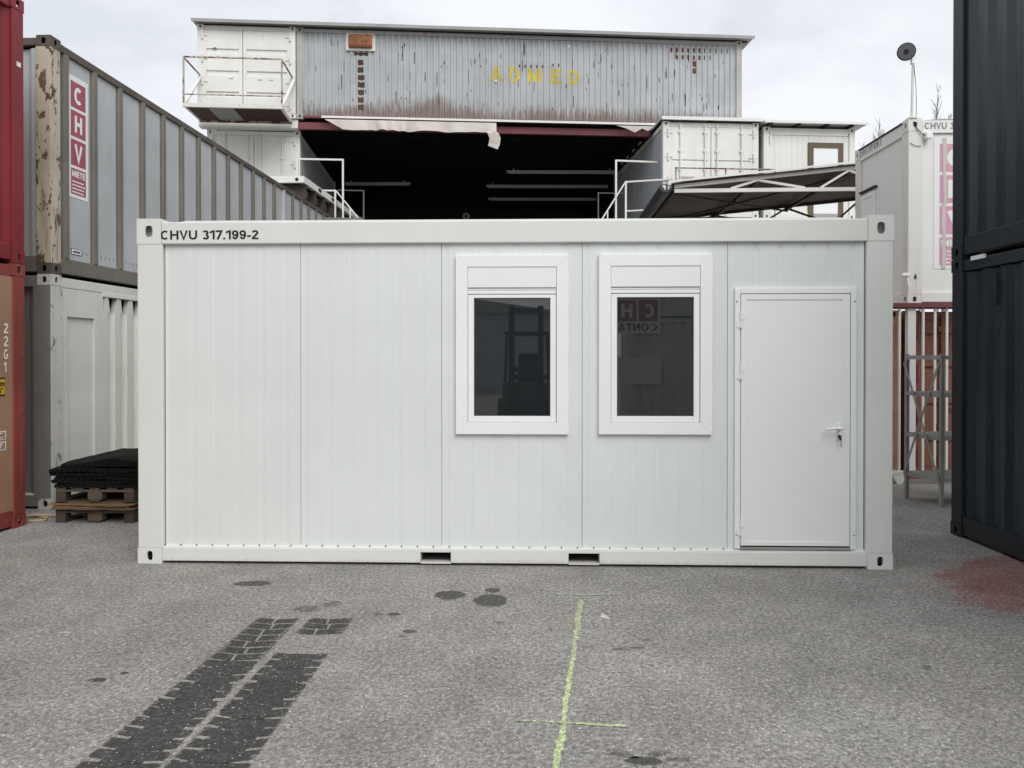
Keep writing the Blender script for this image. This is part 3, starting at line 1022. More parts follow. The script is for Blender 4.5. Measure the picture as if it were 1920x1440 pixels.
    # windows
    def window(x0, x1, z0, z1):
        f = 0.096
        mb = MB()
        y0, y1 = 0.002, 0.046
        # mitred casing boards
        o = [(x0, z0), (x1, z0), (x1, z1), (x0, z1)]
        i_ = [(x0 + f, z0 + f), (x1 - f, z0 + f), (x1 - f, z1 - f), (x0 + f, z1 - f)]
        gp = 0.0008
        for k in range(4):
            j = (k + 1) % 4
            mb.prism([o[k], o[j], i_[j], i_[k]], 'y', y0, y1)
        w = mb.build('window', 'plastic_white', r, 0.003, fix=True)
        ix0, ix1, iz0, iz1 = x0 + f, x1 - f, z0 + f, z1 - f
        MB().box(ix0 + .002, 0.008, iz1 - 0.165, ix1 - .002, 0.044, iz1 - 0.001).build('shutter_box', 'shutter_white', w, 0.002)
        MB().box(ix0 + .001, 0.016, iz1 - 0.183, ix1 - .001, 0.044, iz1 - 0.172).build('shutter_lip', 'plastic_white', w, 0.001)
        MB().box(ix0 + .001, 0.018, iz1 - 0.214, ix1 - .001, 0.044, iz1 - 0.186).build('shutter_slat', 'plastic_white', w, 0.001)
        # sash
        t = iz1 - 0.222
        s = 0.050
        sb = MB()
        sy0, sy1 = 0.017, 0.045
        sb.box(ix0 + .003, sy0, iz0 + .003, ix0 + s, sy1, t)
        sb.box(ix1 - s, sy0, iz0 + .003, ix1 - .003, sy1, t)
        sb.box(ix0 + s, sy0, t - 0.026, ix1 - s, sy1, t)
        sb.box(ix0 + s, sy0, iz0 + .003, ix1 - s, sy1, iz0 + s)
        sb.build('sash', 'plastic_white', w, 0.003)
        gx0, gx1, gz0, gz1 = ix0 + s, ix1 - s, iz0 + s, t - 0.026
        q = MB()
        q.box(gx0, 0.022, gz0, gx0 + .006, 0.034, gz1).box(gx1 - .006, 0.022, gz0, gx1, 0.034, gz1)
        q.box(gx0 + .006, 0.022, gz1 - .006, gx1 - .006, 0.034, gz1).box(gx0 + .006, 0.022, gz0, gx1 - .006, 0.034, gz0 + .006)
        q.build('gasket', 'seal', w)
        MB().box(gx0 + .006, 0.030, gz0 + .006, gx1 - .006, 0.0345, gz1 - .006).build('pane', 'glass', w)
        return w
    window(2.591, 3.496, 1.058, 2.496)
    window(3.737, 4.638, 1.060, 2.500)

    # door
    x0, x1, z0, z1 = 4.816, 5.769, 0.152, 2.226
    mb = MB()
    f = 0.043
    mb.box(x0, 0.012, z0, x0 + f, 0.046, z1).box(x1 - f, 0.012, z0, x1, 0.046, z1).box(x0 + f, 0.012, z1 - f, x1 - f, 0.046, z1)
    d = mb.build('door', 'door_white', r, 0.002)
    lx0, lx1, lz0, lz1 = x0 + f + .004, x1 - f - .004, z0 + 0.024, z1 - f - 0.005
    MB().box(x0 + f - .004, 0.034, z0 - .002, x1 - f + .004, 0.0475, z1 - f + .004).build('door_gap', 'seal', d)
    MB().box(lx0, 0.016, lz0, lx1, 0.033, lz1).build('door_leaf', 'door_white', d, 0.003)
    m = 0.045
    lf = MB()
    lf.box(lx0 + 0.002, 0.0105, lz0 + 0.002, lx0 + m, 0.0158, lz1 - .002).box(lx1 - m * 1.4, 0.0105, lz0 + 0.002, lx1 - .002, 0.0158, lz1 - .002)
    lf.box(lx0 + m, 0.0105, lz1 - m, lx1 - m * 1.4, 0.0158, lz1 - .002).box(lx0 + m, 0.0105, lz0 + .002, lx1 - m * 1.4, 0.0158, lz0 + m * 0.8)
    lf.build('leaf_edge', 'door_white', d, 0.002)
    for hz in (1.972, 1.562, 0.321):
        h = MB().tube((lx0 - 0.001, 0.004, hz - 0.062), (lx0 - 0.001, 0.004, hz - 0.002), 0.0095, n=12)
        h.tube((lx0 - 0.001, 0.004, hz + 0.002), (lx0 - 0.001, 0.004, hz + 0.062), 0.0095, n=12)
        h.box(lx0, 0.006, hz + 0.004, lx0 + 0.034, 0.0102, hz + 0.058).box(lx0 - 0.03, 0.006, hz - 0.058, lx0, 0.0115, hz - 0.004)
        h.build('hinge', 'plastic_white', d)
    hb = MB()
    hx, hz = 5.634, 1.118
    hb.box(hx - 0.013, 0.004, hz - 0.02, hx + 0.013, 0.0155, hz + 0.032)
    hb.tube((hx, 0.012, hz), (hx, -0.045, hz), 0.011, n=12)
    hb.tube((hx + 0.008, -0.045, hz + 0.001), (hx - 0.06, -0.048, hz - 0.001), 0.0115, 0.011, n=12)
    hb.tube((hx - 0.06, -0.048, hz - 0.001), (hx - 0.125, -0.046, hz - 0.006), 0.011, 0.009, n=12)
    hb.build('handle', 'plastic_white', d, 0.002)
    lk = MB().tube((hx, 0.014, hz - 0.066), (hx, 0.002, hz - 0.066), 0.012, n=14)
    lk.build('lock_cylinder', 'chrome', d)
    ky = MB().box(hx - 0.001, -0.018, hz - 0.076, hx + 0.001, 0.003, hz - 0.056)
    ky.box(hx - 0.009, -0.021, hz - 0.098, hx + 0.007, -0.018, hz - 0.060)
    ky.box(hx + 0.003, -0.019, hz - 0.150, hx + 0.008, -0.017, hz - 0.098)
    ky.build('key', 'lamp_dark', d)
    th = MB().box(x0 + f, 0.003, z0 - 0.002, x1 - f, 0.036, z0 + 0.012)
    th.build('threshold', 'galvanised', d, 0.001)
    for sx_ in (x0 + 0.014, x1 - 0.014):
        for zz in (2.12, 0.265):
            MB().tube((sx_, 0.0125, zz), (sx_, 0.009, zz), 0.006, n=10).build('screw', 'lamp_grey', d)
    return r


office_container()

# ------------------------------------------------------------------ left: red stack
YAWL = 90 - 2.65
ddir = Vector((math.sin(R(2.65)), math.cos(R(2.65)), 0))
L20 = 6.058
far = Vector((-4.843, 7.662, 0))
near = far - ddir * L20
prof_l = corr(0.16, L20 - 0.36) + [(L20 - 0.16, 0)]
lower = std_container('shipping_container', 'tan sided shipping container with red frame, lower of the red stack', near, YAWL, L20, 2.438, 2.585, 'red_frame', 'tan', group='containers stacked at the left edge', bot=0.16, prof=prof_l, inset=0.014)
# long groove plates on the rear post
mb = MB()
for z0, z1 in ((0.35, 0.95), (1.10, 1.60), (1.66, 2.25)):
    mb.box(L20 - 0.075, -0.006, z0, L20 - 0.035, 0.001, z1)
mb.build('post_plate', 'red_frame', lower, 0.003)


def draped_text(s, x, z, w, h, prof, mat, root, bold=0.0, spacing=1.0, inset=0.03, name='lettering'):
    inset = 0.014 if prof is prof_l else inset
    me = fit_text(s, w, h, bold, spacing)
    for v in me.vertices:
        v.co = (x + v.co.x, v.co.z, z + v.co.y)
    drape(me, prof, inset)
    return link(name, me, mat, root)


def draped_rect(x0, z0, x1, z1, prof, mat, root, inset=0.03, off=0.003, name='patch', jag=0.0, rnd=random):
    inset = 0.014 if prof is prof_l else inset
    n = 6
    top = [(x1 - (x1 - x0) * i / n, 0, z1 + rnd.uniform(-jag, jag)) for i in range(n + 1)]
    bot = [(x0 + (x1 - x0) * i / n, 0, z0 + rnd.uniform(-jag, jag)) for i in range(n + 1)]
    me = MB().quad(*(bot + top)).mesh(name)
    drape(me, prof, inset, off)
    return link(name, me, mat, root)


XB = L20 - 0.372
for k, ch in enumerate('22G1'):
    draped_text(ch, L20 - 0.282, 1.90 - k * 0.125, 0.062 if ch != '1' else 0.035, 0.098, prof_l, 'sign_white', lower, bold=0.012)
draped_rect(XB - 0.12, 1.30, XB + 0.105, 1.475, prof_l, 'black_print', lower, off=0.002)
draped_rect(XB - 0.12, 1.315, XB + 0.10, 1.46, prof_l, 'sign_yellow', lower, off=0.004)
draped_text('2.6m', XB - 0.10, 1.395, 0.19, 0.05, prof_l, 'black_print', lower, bold=0.01).location.y = -0.003
draped_text("8'6\"", XB - 0.07, 1.328, 0.14, 0.05, prof_l, 'black_print', lower, bold=0.01).location.y = -0.003
for z0 in (0.78, 0.88):
    draped_rect(XB - 0.12, z0, XB + 0.115, z0 + 0.085, prof_l, 'sign_white', lower)
    draped_rect(XB - 0.10, z0 + 0.012, XB + 0.10, z0 + 0.073, prof_l, 'tan', lower, off=0.005)
draped_text('IIC', XB - 0.08, 0.898, 0.16, 0.05, prof_l, 'sign_white', lower, bold=0.02).location.y = -0.004
draped_text('07', XB - 0.07, 0.798, 0.13, 0.05, prof_l, 'sign_white', lower, bold=0.01).location.y = -0.004
up = std_container('shipping_container', 'burgundy red shipping container, upper of the red stack', near + Vector((0, 0, 2.591)), YAWL, L20, 2.438, 2.60, 'burgundy', 'burgundy', group='containers stacked at the left edge', bot=0.15)
MB().box(L20 - 0.10, -0.004, 1.93, L20 - 0.045, 0.002, 1.975).build('sticker', 'sign_white', up)

# ------------------------------------------------------------------ left: grey ribbed container over old white container
o40 = Vector((-5.031, 8.422, 0))
L40 = 12.19
rw = thing('shipping_container', 'old peeling white container under the ribbed grey container', 'container', o40, YAWL)
shell(rw, L40, 2.438, 2.575, 'old_white', 'old_white_peel', post=0.2, post_mat='old_white_peel')
# front end in grey paint
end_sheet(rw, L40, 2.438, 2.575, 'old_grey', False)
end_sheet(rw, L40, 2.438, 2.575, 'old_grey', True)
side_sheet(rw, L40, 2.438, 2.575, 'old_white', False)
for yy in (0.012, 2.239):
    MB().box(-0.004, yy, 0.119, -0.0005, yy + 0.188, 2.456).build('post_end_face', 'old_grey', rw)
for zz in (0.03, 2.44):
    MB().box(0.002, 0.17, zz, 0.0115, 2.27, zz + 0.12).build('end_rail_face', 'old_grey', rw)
mb = MB()  # flat bay with a recessed field beside the post
mb.box(0.2, 0.012, 0.165, 0.30, 0.05, 2.44)
mb.box(0.82, 0.012, 0.165, 1.0, 0.05, 2.44)
mb.box(0.30, 0.012, 2.12, 0.82, 0.05, 2.44)
mb.box(0.30, 0.045, 0.165, 0.82, 0.06, 2.12)
mb.build('door', 'old_white', rw, 0.004)
pw = corr(1.0, L40 - 0.2, 0.272, 0.05, (0.42, 0.12, 0.34, 0.12))
sheet(MB(), pw, 0.165, 2.20, 0.02, 1).build('side_wall', 'old_white', rw)
MB().box(1.0, 0.12, 2.13, L40 - 0.2, 0.14, 2.45).build('vent_back', 'dark_gap', rw)  # dark sheet stands in for the shaded inside behind the openings
tooth = None
for i in range(40):
    x = 1.0 + i * (L40 - 1.2) / round((L40 - 1.2) / 0.272)
    if x + 0.15 > L40 - 0.2:
        break
    if tooth is None:
        tooth = MB().prism([(0.01, 2.201), (0.17, 2.201), (0.135, 2.40), (0.055, 2.40)], 'y', 0.022, 0.09).mesh('vent_tooth')
        tooth.materials.append(M['old_white'])
    link('vent_tooth', tooth, None, rw).location.x = x
MB().box(1.0, 0.008, 2.40, L40 - 0.2, 0.10, 2.455).build('vent_rail', 'hall_white_rust', rw, 0.004)

rg = thing('shipping_container', 'long pale grey container with brown vertical ribs and rental sign', 'container', o40 + Vector((0, 0, 2.579)), YAWL)
shell(rg, L40, 2.438, 2.60, 'rib_brown', 'casting_brown', post=0.17, bot=0.17, top=0.085, post_mat='peeling_post', top_mat='casting_brown')
side_sheet(rg, L40, 2.438, 2.60, 'grey_panel', False)
end_sheet(rg, L40, 2.438, 2.60, 'grey_panel', False)
end_sheet(rg, L40, 2.438, 2.60, 'grey_panel', True)
ribs = [0.27 + 0.555 * k for k in range(22)]
ends = [0.17] + [q + 0.045 for q in ribs]
for k in range(22):
    x0 = 0.171 if k == 0 else ribs[k - 1] + 0.012
    x1 = ribs[k] - 0.012
    mb = MB().box(x0, 0.046, 0.196, x1, 0.052, 2.494)
    mb.build('wall_panel', 'grey_panel', rg)
for k, x in enumerate(ribs):
    mb = MB()
    mb.prism([(x - 0.011, 0.040), (x + 0.0, 0.004), (x + 0.062, 0.004), (x + 0.074, 0.046), (x - 0.011, 0.046)], 'z', 0.197, 2.493)
    mb.box(x - 0.030, 0.0385, 0.198, x - 0.012, 0.0455, 2.492)
    mb.build('rib', 'grey_panel' if k == 13 else 'rib_brown', rg, fix=True)
rv = MB()
for k in range(8):
    for q in range(5):
        x = (0.171 if k == 0 else ribs[k - 1] + 0.09) + q * ((0.02 if k == 0 else 0.085)) + 0.02
        rv.box(x, 0.043, 0.28, x + 0.008, 0.0462, 0.32)
rv.build('rivets', 'rib_brown', rg)


def rental_sign(root, x0, x1, z0, z1, y, white, red, torn=False):
    s = MB().box(x0, y - 0.004, z0, x1, y, z1).build('rental_sign', white, root)
    w = x1 - x0
    h = z1 - z0
    m = w * 0.13
    sq = h * 0.213
    for i, ch in enumerate('CHV'):
        t = z1 - h * 0.045 - i * h * 0.238
        MB().box(x0 + m, y - 0.006, t - sq, x1 - m, y - 0.0041, t).build('sign_field', red, s)
        cw = (w - 2 * m) * (0.56 if ch != 'H' else 0.5)
        put_text(ch, x0 + w / 2 - cw / 2, t - sq * 0.83, cw, sq * 0.66, y - 0.0075, white, s, bold=0.03)
    t = z1 - h * 0.045 - 3 * h * 0.238
    MB().box(x0 + m, y - 0.006, t - sq, x1 - m, y - 0.0041, t).build('sign_field', red, s)
    put_text('MIETE', x0 + m + w * 0.04, t - sq * 0.33, w - 2 * m - w * 0.08, sq * 0.25, y - 0.0075, white, s, bold=0.03)
    rnd = random.Random(5)
    ln = MB()
    for i in range(4):
        zz = t - sq * (0.48 + 0.135 * i)
        xx = x0 + m + w * 0.05
        while xx < x1 - m - w * 0.10:
            q = rnd.uniform(0.04, 0.11) * w
            ln.box(xx, y - 0.0075, zz - sq * 0.055, min(xx + q, x1 - m - w * .04), y - 0.0061, zz)
            xx += q + w * 0.025
    ln.build('small_print', white, s)
    return s


rental_sign(rg, 0.372, 0.752, 0.925, 2.325, 0.046, 'sign_white', 'sign_red')
MB().box(0.42, 0.042, 0.265, 0.62, 0.0455, 0.335).build('maker_plate', 'lamp_dark', rg)
MB().box(0.428, 0.040, 0.272, 0.612, 0.042, 0.328).build('maker_plate', 'sign_white', rg)
MB().box(0.45, 0.0385, 0.288, 0.59, 0.0398, 0.312).build('maker_plate', 'lamp_grey', rg)

# platform frame on timbers on the grey container roof
pf = thing('platform_frame', 'white steel floor frame lying on the grey container roof', 'steel frame', tuple(o40 + ddir * 8.85 + Vector((0, 0, 5.179))), YAWL)
# local x along the container, y to the left
mb = MB()
for y in (0.0, 2.3):
    mb.box(0, y, 0.32, 6.0, y + 0.1, 0.47)
side = mb
mb.build('side_rail', 'hall_white', pf, 0.005)
mb = MB().box(-0.10, 0, 0.322, -0.001, 2.4, 0.468).box(6.001, 0, 0.322, 6.1, 2.4, 0.468)
mb.build('end_rail', 'hall_white', pf, 0.005)
mb = MB()
for i in range(9):
    mb.box(0.25 + i * 0.65, 0.101, 0.33, 0.33 + i * 0.65, 2.299, 0.45)
mb.build('cross_beams', 'old_grey', pf)
MB().box(0.0, 0.1, 0.451, 6.0, 2.3, 0.466).build('deck', 'old_grey', pf)
for x in (1.0, 2.1):
    MB().box(x, -0.004, 0.36, x + 0.22, 0.0, 0.44).build('fork_pocket', 'dark_gap', pf)  # dark patches painted for the shaded pocket openings
MB().tube((-0.104, 0.16, 0.395), (-0.100, 0.16, 0.395), 0.04, n=12).build('corner_hole', 'dark_gap', pf)  # dark disc painted for the shaded hole
for i in range(5):
    b = MB().box(0, 0, 0, 0.14, 2.2, 0.16).box(0.02, 0.02, 0.16, 0.12, 2.15, 0.32)
    o = b.build('timber_bearer', 'wood', None)
    o.location = o40 + ddir * (8.9 + 0.72 * i) + Vector((0, 0, 5.179))
    o.rotation_euler = (0, 0, R(YAWL))
    tag(o, ['nearest', 'second', 'third', 'fourth', 'farthest'][i] + ' timber bearer under the white steel floor frame', 'timber', 'timber bearers under the floor frame')

# ------------------------------------------------------------------ pallets, sheets, mats
PY = -1.8
pal0 = Vector((-4.600, 7.758, 0))


def make_pallet(label, loc):
    r = thing('pallet', label, 'pallet', loc, PY, 'pallets left of the office container')
    ys = (0.0, 0.55, 1.10)
    xs = (0.0, 0.35, 0.70)
    for x in xs:
        MB().box(x, 0, 0, x + 0.1, 1.2, 0.021).build('board', 'wood', r, 0.002)
    for i, x in enumerate(xs):
        for j, y in enumerate(ys):
            w = 0.145 if i == 1 else 0.1
            MB().box(x - (0.022 if i == 1 else 0), y, 0.0215, x + w - (0.022 if i == 1 else 0), y + 0.1, 0.0995).build('block', 'wood_light' if (i + j) % 2 else 'wood', r, 0.004)
    for y in ys:
        MB().box(0, y, 0.1, 0.8, y + 0.1, 0.121).build('board', 'wood_light', r, 0.002)
    for i in range(5):
        MB().box(i * 0.175, 0, 0.1215, i * 0.175 + 0.1, 1.2, 0.1425).build('board', 'wood', r, 0.002)
    return r


make_pallet('lower wooden pallet standing on the asphalt left of the office container', tuple(pal0))
z = 0.1435
shl = ('lowest', 'second lowest', 'middle', 'second highest', 'topmost')
for i in range(5):
    rnd = random.Random(i + 40)
    x0, x1 = rnd.uniform(-0.06, 0.04), 0.8 + rnd.uniform(-0.06, 0.04)
    y0 = rnd.uniform(-0.06, 0.05)
    b = MB()
    n = 8
    tp, bt = [], []
    for k in range(n + 1):
        x = x0 + (x1 - x0) * k / n
        bt.append((x, y0 + rnd.uniform(-0.015, 0.015)))
    out = bt + [(x1, 1.15), (x0, 1.15)]
    b.prism(out, 'z', 0, 0.012)
    o = b.build('plywood_sheet', 'plywood' if i % 2 else 'wood_light', None, fix=True)
    o.location = pal0 + Vector((0, 0, z))
    o.rotation_euler = (0, 0, R(PY + rnd.uniform(-1.0, 1.0)))
    tag(o, shl[i] + ' plywood sheet between the two pallets', 'plywood sheet', 'plywood sheets between the pallets')
    z += 0.0135
make_pallet('upper wooden pallet carrying the black rubber mats', tuple(pal0 + Vector((0.0, 0.0, z + 0.001))))
z += 0.1445
# rubber mats: thick draped slabs
def mat_mesh(k, th):
    rnd = random.Random(100 + k)
    nx, ny = 26, 14
    mb = MB()
    x0, x1 = -0.015 - rnd.uniform(0, 0.03), 0.86
    if k == 5:
        x0 = 0.05
    ph = rnd.uniform(0, 6)

    def hgt(x, y):
        e = max(0, 0.06 - x) * 0.05 + max(0, 0.08 - y) * 0.12
        h = -e
        h += 0.006 * math.sin(x * 9 + ph) * (1 if k else 0.2)
        if k == 5:
            t = min(max((x - 0.1) / 0.45, 0), 1)
            h += 0.055 * t * t * (3 - 2 * t)
            if x > 0.6:
                h -= 0.03 * ((x - 0.6) / 0.26) * (1 - min(max(y / 0.5, 0), 1))
        return h
    V = {}
    for s in (0, 1):
        for j in range(ny + 1):
            for i in range(nx + 1):
                x = x0 + (x1 - x0) * i / nx
                y = -0.03 + 1.2 * j / ny
                edge = 0.0
                if i == 0:
                    x += rnd.uniform(-0.008, 0.008)
                if j == 0:
                    y += 0.012 * ((i % 2) - 0.5) + rnd.uniform(-0.004, 0.004)
                zz = hgt(x, y)
                V[(s, i, j)] = len(mb.v)
                lift = 0.0
                mb.v.append((x, y, (zz + th if s else (min(zz, 0) if k != 5 else zz * 0.0 + min(zz, 0)))))
    for j in range(ny):
        for i in range(nx):
            mb.f.append((V[(1, i, j)], V[(1, i + 1, j)], V[(1, i + 1, j + 1)], V[(1, i, j + 1)]))
            mb.f.append((V[(0, i, j + 1)], V[(0, i + 1, j + 1)], V[(0, i + 1, j)], V[(0, i, j)]))
    for i in range(nx):
        mb.f.append((V[(0, i, 0)], V[(0, i + 1, 0)], V[(1, i + 1, 0)], V[(1, i, 0)]))
        mb.f.append((V[(0, i + 1, ny)], V[(0, i, ny)], V[(1, i, ny)], V[(1, i + 1, ny)]))
    for j in range(ny):
        mb.f.append((V[(0, 0, j + 1)], V[(0, 0, j)], V[(1, 0, j)], V[(1, 0, j + 1)]))
        mb.f.append((V[(0, nx, j)], V[(0, nx, j + 1)], V[(1, nx, j + 1)], V[(1, nx, j)]))
    return mb


nm = ('lowest', 'second lowest', 'third lowest', 'third highest', 'second highest', 'topmost bulging')
for k in range(6):
    th = 0.034
    o = mat_mesh(k, th).build('rubber_mat', 'rubber', None)
    rnd = random.Random(k)
    o.location = pal0 + Vector((rnd.uniform(-0.01, 0.01), 0.02 + rnd.uniform(-0.015, 0.015), z + 0.012))
    o.rotation_euler = (0, 0, R(PY + rnd.uniform(-0.7, 0.7)))
    tag(o, nm[k] + ' black rubber mat in the stack on the pallets', 'rubber mat', 'black rubber mats on the pallet')
    z += th + 0.006

# hose on the ground behind the red stack
hp = [(-5.15, 7.98, .012), (-4.95, 8.0, .012), (-4.80, 7.93, .012), (-4.76, 7.83, .012), (-4.86, 7.78, .012), (-5.0, 7.82, .012), (-4.95, 7.95, .036), (-4.7, 8.03, .014), (-4.4, 8.08, .012)]
mb = MB()
sm = []
for i in range(len(hp) - 1):
    p0 = Vector(hp[max(i - 1, 0)]); p1 = Vector(hp[i]); p2 = Vector(hp[i + 1]); p3 = Vector(hp[min(i + 2, len(hp) - 1)])
    for q in range(6):
        t = q / 6
        sm.append(0.5 * ((2 * p1) + (p2 - p0) * t + (2 * p0 - 5 * p1 + 4 * p2 - p3) * t * t + (3 * p1 - p0 - 3 * p2 + p3) * t ** 3))
for a, b in zip(sm, sm[1:]):
    mb.tube(a, b, 0.012, n=7)
tag(mb.build('hose', 'hose'), 'yellowish hose coiled on the ground between red stack and pallets', 'hose')

# ------------------------------------------------------------------ right: dark stack
rd = Vector((4.164, 7.299, 0))
for z, lab in ((0, 'dark anthracite shipping container at the right edge, lower of two'), (2.591, 'dark anthracite shipping container at the right edge, upper of two')):
    c = std_container('shipping_container', lab, tuple(rd + Vector((0, 0, z))), -91.5, L20, 2.438, 2.585, 'anthracite_rail', 'anthracite', group='dark containers at the right edge', bot=0.17, top=0.10, post=0.17)
    if z == 0:
        MB().box(0.66, -0.004, 2.18, 0.70, 0.03, 2.34).box(0.67, 0.0, 2.12, 0.69, 0.03, 2.40).build('vent_cover', 'anthracite_rail', c, 0.004)
        MB().box(0.33, -0.012, 2.545, 0.54, 0.006, 2.582).build('sticker', 'sign_white', c)

# steel rack behind the dark stack
rk = thing('steel_rack', 'galvanised steel shelf rack with crossed side braces beside the dark containers', 'rack', (4.62, 9.04, 0), 0)
ax = Vector((0.13, -0.50, 0))          # left side frame: back post to front post
bx_ = Vector((0.95, 0.20, 0))          # along the shelf
H = 1.70
for i, (o_, lab) in enumerate(((Vector((0, 0, 0)), 'b'), (ax, 'f'), (bx_, 'b2'), (ax + bx_, 'f2'))):
    p = MB()
    p.bar(o_ + Vector((0, 0, 0)), o_ + Vector((0, 0, H)), 0.045, 0.006, up=(1, 0, 0))
    p.bar(o_ + Vector((0.02, 0, 0)), o_ + Vector((0.02, 0, H)), 0.006, 0.045, up=(1, 0, 0))
    p.build('post', 'galvanised', rk)
for zz in (0.30, 0.76, 1.24, 1.66):
    s = MB()
    a, b, c, d = Vector((0, 0, 0)), ax, ax + bx_, bx_
    s.quad(a + Vector((0, 0, zz + .02)), b + Vector((0, 0, zz + .02)), c + Vector((0, 0, zz + .02)), d + Vector((0, 0, zz + .02)))
    for p, q in ((a, b), (b, c), (c, d), (d, a)):
        s.bar(p + Vector((0, 0, zz)), q + Vector((0, 0, zz)), 0.012, 0.045)
    s.build('shelf', 'galvanised', rk)
for za, zb in ((0.30, 1.60), (1.60, 0.30)):
    MB().bar(Vector((-0.02, 0, za)), ax + Vector((-0.02, 0, zb)), 0.006, 0.028, up=(0, 0, 1)).build('brace', 'galvanised', rk)
for p in (Vector((0, 0, 0)), ax):
    MB().bar(p + Vector((-0.01, 0, 0.26)), p * 0.8 + ax * 0.1 + Vector((-0.01, 0, 0.42)), 0.006, 0.03).build('gusset', 'galvanised', rk)

# ------------------------------------------------------------------ right: cabin on containers, fence, lamp
def end_on_container(name, label, corner, rz, L, W, H, frame, door_mat, z=0.0, ridges=(), bars=True, group=None, wall=None, bar_mat=None, doors=True, groove_h=0.11, hinges=4, split=0.5):
    """corner = front right bottom corner; the container goes back along local +x, doors at local x = 0"""
    r = thing(name, label, 'container', (corner[0], corner[1], z), rz, group)
    shell(r, L, W, H, frame, frame)
    side_sheet(r, L, W, H, wall or door_mat, True)
    side_sheet(r, L, W, H, wall or door_mat, False)
    end_sheet(r, L, W, H, wall or door_mat, True)
    if doors:
        # build doors in a helper frame facing -y, then rotate on to the x = 0 end
        z0, z1 = 0.17, H - 0.135
        m = W / 2
        a, b = 0.13, W - 0.13
        c = a + (b - a) * split
        before = set(bpy.data.objects)
        door_leaf(r, a, c - 0.008, z0, z1, 0.0, door_mat, ridges, (a + 0.32, c - 0.16) if bars else (), 0, bar_mat=bar_mat, groove_h=groove_h, hinges=hinges)
        door_leaf(r, c + 0.008, b, z0, z1, 0.0, door_mat, ridges, (c + 0.16, b - 0.32) if bars else (), 1, bar_mat=bar_mat, groove_h=groove_h, hinges=hinges)
        # helper (x, y, z) -> local (y, W - x, z)
        T = Matrix(((0, 1, 0, 0.01), (-1, 0, 0, W), (0, 0, 1, 0), (0, 0, 0, 1)))
        for o in set(bpy.data.objects) - before:
            o.data.transform(T)
    return r


end_on_container('shipping_container', 'orange brown container behind the white barred fence, left one', (5.24, 10.42), 88.5, L20, 2.438, 2.29, 'tan_brown', 'tan_brown', group='brown containers under the white cabin', ridges=(), bars=False)
end_on_container('shipping_container', 'dark reddish brown container behind the white barred fence, right one', (7.80, 10.38), 88.5, L20, 2.438, 2.29, 'brown_red', 'brown_red', group='brown containers under the white cabin', ridges=(0.5, 1.0, 1.5, 1.95), groove_h=0.05)

cb_ = thing('office_container', 'white cabin with faded pink rental sign on top of brown containers', 'office container', (5.238, 10.20, 2.365), -1.5)
L, W, H = 6.05, 1.68, 2.45
castings(cb_, L, W, H, 'cabin_post', (0.18, 0.16, 0.12), (0.18, 0.16, 0.17))
for x in (0, L - 0.19):
    for y in (0, W - 0.19):
        MB().box(x, y, 0.12, x + 0.19, y + 0.19, H - 0.17).build('corner_post', 'cabin_post', cb_, 0.008)
for y in (0.0, W - 0.1):
    MB().box(0.18, y, H - 0.20, L - 0.18, y + 0.1, H - 0.035).build('top_rail', 'cabin_white', cb_, 0.006)
    MB().box(0.18, y, 0.02, L - 0.18, y + 0.1, 0.15).build('bottom_rail', 'cabin_white', cb_, 0.006)
for x in (0.0, L - 0.1):
    MB().box(x, 0.16, H - 0.20, x + 0.1, W - 0.16, H - 0.035).build('top_rail', 'cabin_white', cb_, 0.006)
    MB().box(x, 0.16, 0.02, x + 0.1, W - 0.16, 0.15).build('bottom_rail', 'cabin_white', cb_, 0.006)
for k in range(5):
    x0, x1 = 0.192 + k * 1.134, 0.192 + (k + 1) * 1.134 - 0.006
    MB().box(x0, 0.03, 0.151, x1, 0.06, H - 0.201).build('wall_panel', 'cabin_white', cb_, 0.004)
for y0, y1 in ((0.192, 0.95), (0.956, W - 0.192)):
    MB().box(0.03, y0, 0.151, 0.06, y1, H - 0.201).build('wall_panel', 'cabin_white', cb_, 0.004)
MB().box(0.192, W - 0.06, 0.151, L - 0.192, W - 0.03, H - 0.201).build('wall_panel', 'cabin_white', cb_)
MB().box(L - 0.06, 0.192, 0.151, L - 0.03, W - 0.192, H - 0.201).build('wall_panel', 'cabin_white', cb_)
MB().box(0.06, 0.06, 0.05, L - 0.06, W - 0.06, 0.12).build('floor', 'cabin_white', cb_)
MB().prism([(0.15, H - 0.035), (0.4, H - 0.012), (L - 0.4, H - 0.012), (L - 0.15, H - 0.035)], 'y', 0.012, W - 0.012).build('roof', 'roof_grey', cb_)
MB().box(-0.02, 0.155, H - 0.034, 0.02, W - 0.16, H - 0.018).build('roof_edge', 'lamp_dark', cb_)
put_text('CHVU 317.839-7', 0.21, H - 0.148, 0.78, 0.085, -0.003, 'grey_print', cb_, bold=0.01)
put_text('CHVU 317 839 7', W - 0.17, H - 0.145, 0.72, 0.085, -0.003, 'grey_print', cb_, bold=0.01, face='-x')
sg = rental_sign(cb_, 0.345, 0.93, 0.46, 2.19, 0.029, 'sign_white', 'faded_pink')
tb = MB()
rnd = random.Random(3)
for k in range(10):
    z0 = 0.46 + k * 0.173
    q = rnd.uniform(-0.012, 0.012)
    tb.box(0.455 + q, 0.019, z0, 0.505 + q + rnd.uniform(-.01, .01), 0.0205, z0 + 0.1725)
tb.build('torn_strip', 'tarp_cream', sg)
wd = MB()
y0, y1, z0, z1 = W - 0.66, W - 0.20, 0.5, 1.72
wd.box(0.005, y0, z0, 0.029, y0 + 0.07, z1).box(0.005, y1 - 0.07, z0, 0.029, y1, z1).box(0.005, y0 + .07, z1 - 0.07, 0.029, y1 - .07, z1).box(0.005, y0 + .07, z0, 0.029, y1 - .07, z0 + 0.07)
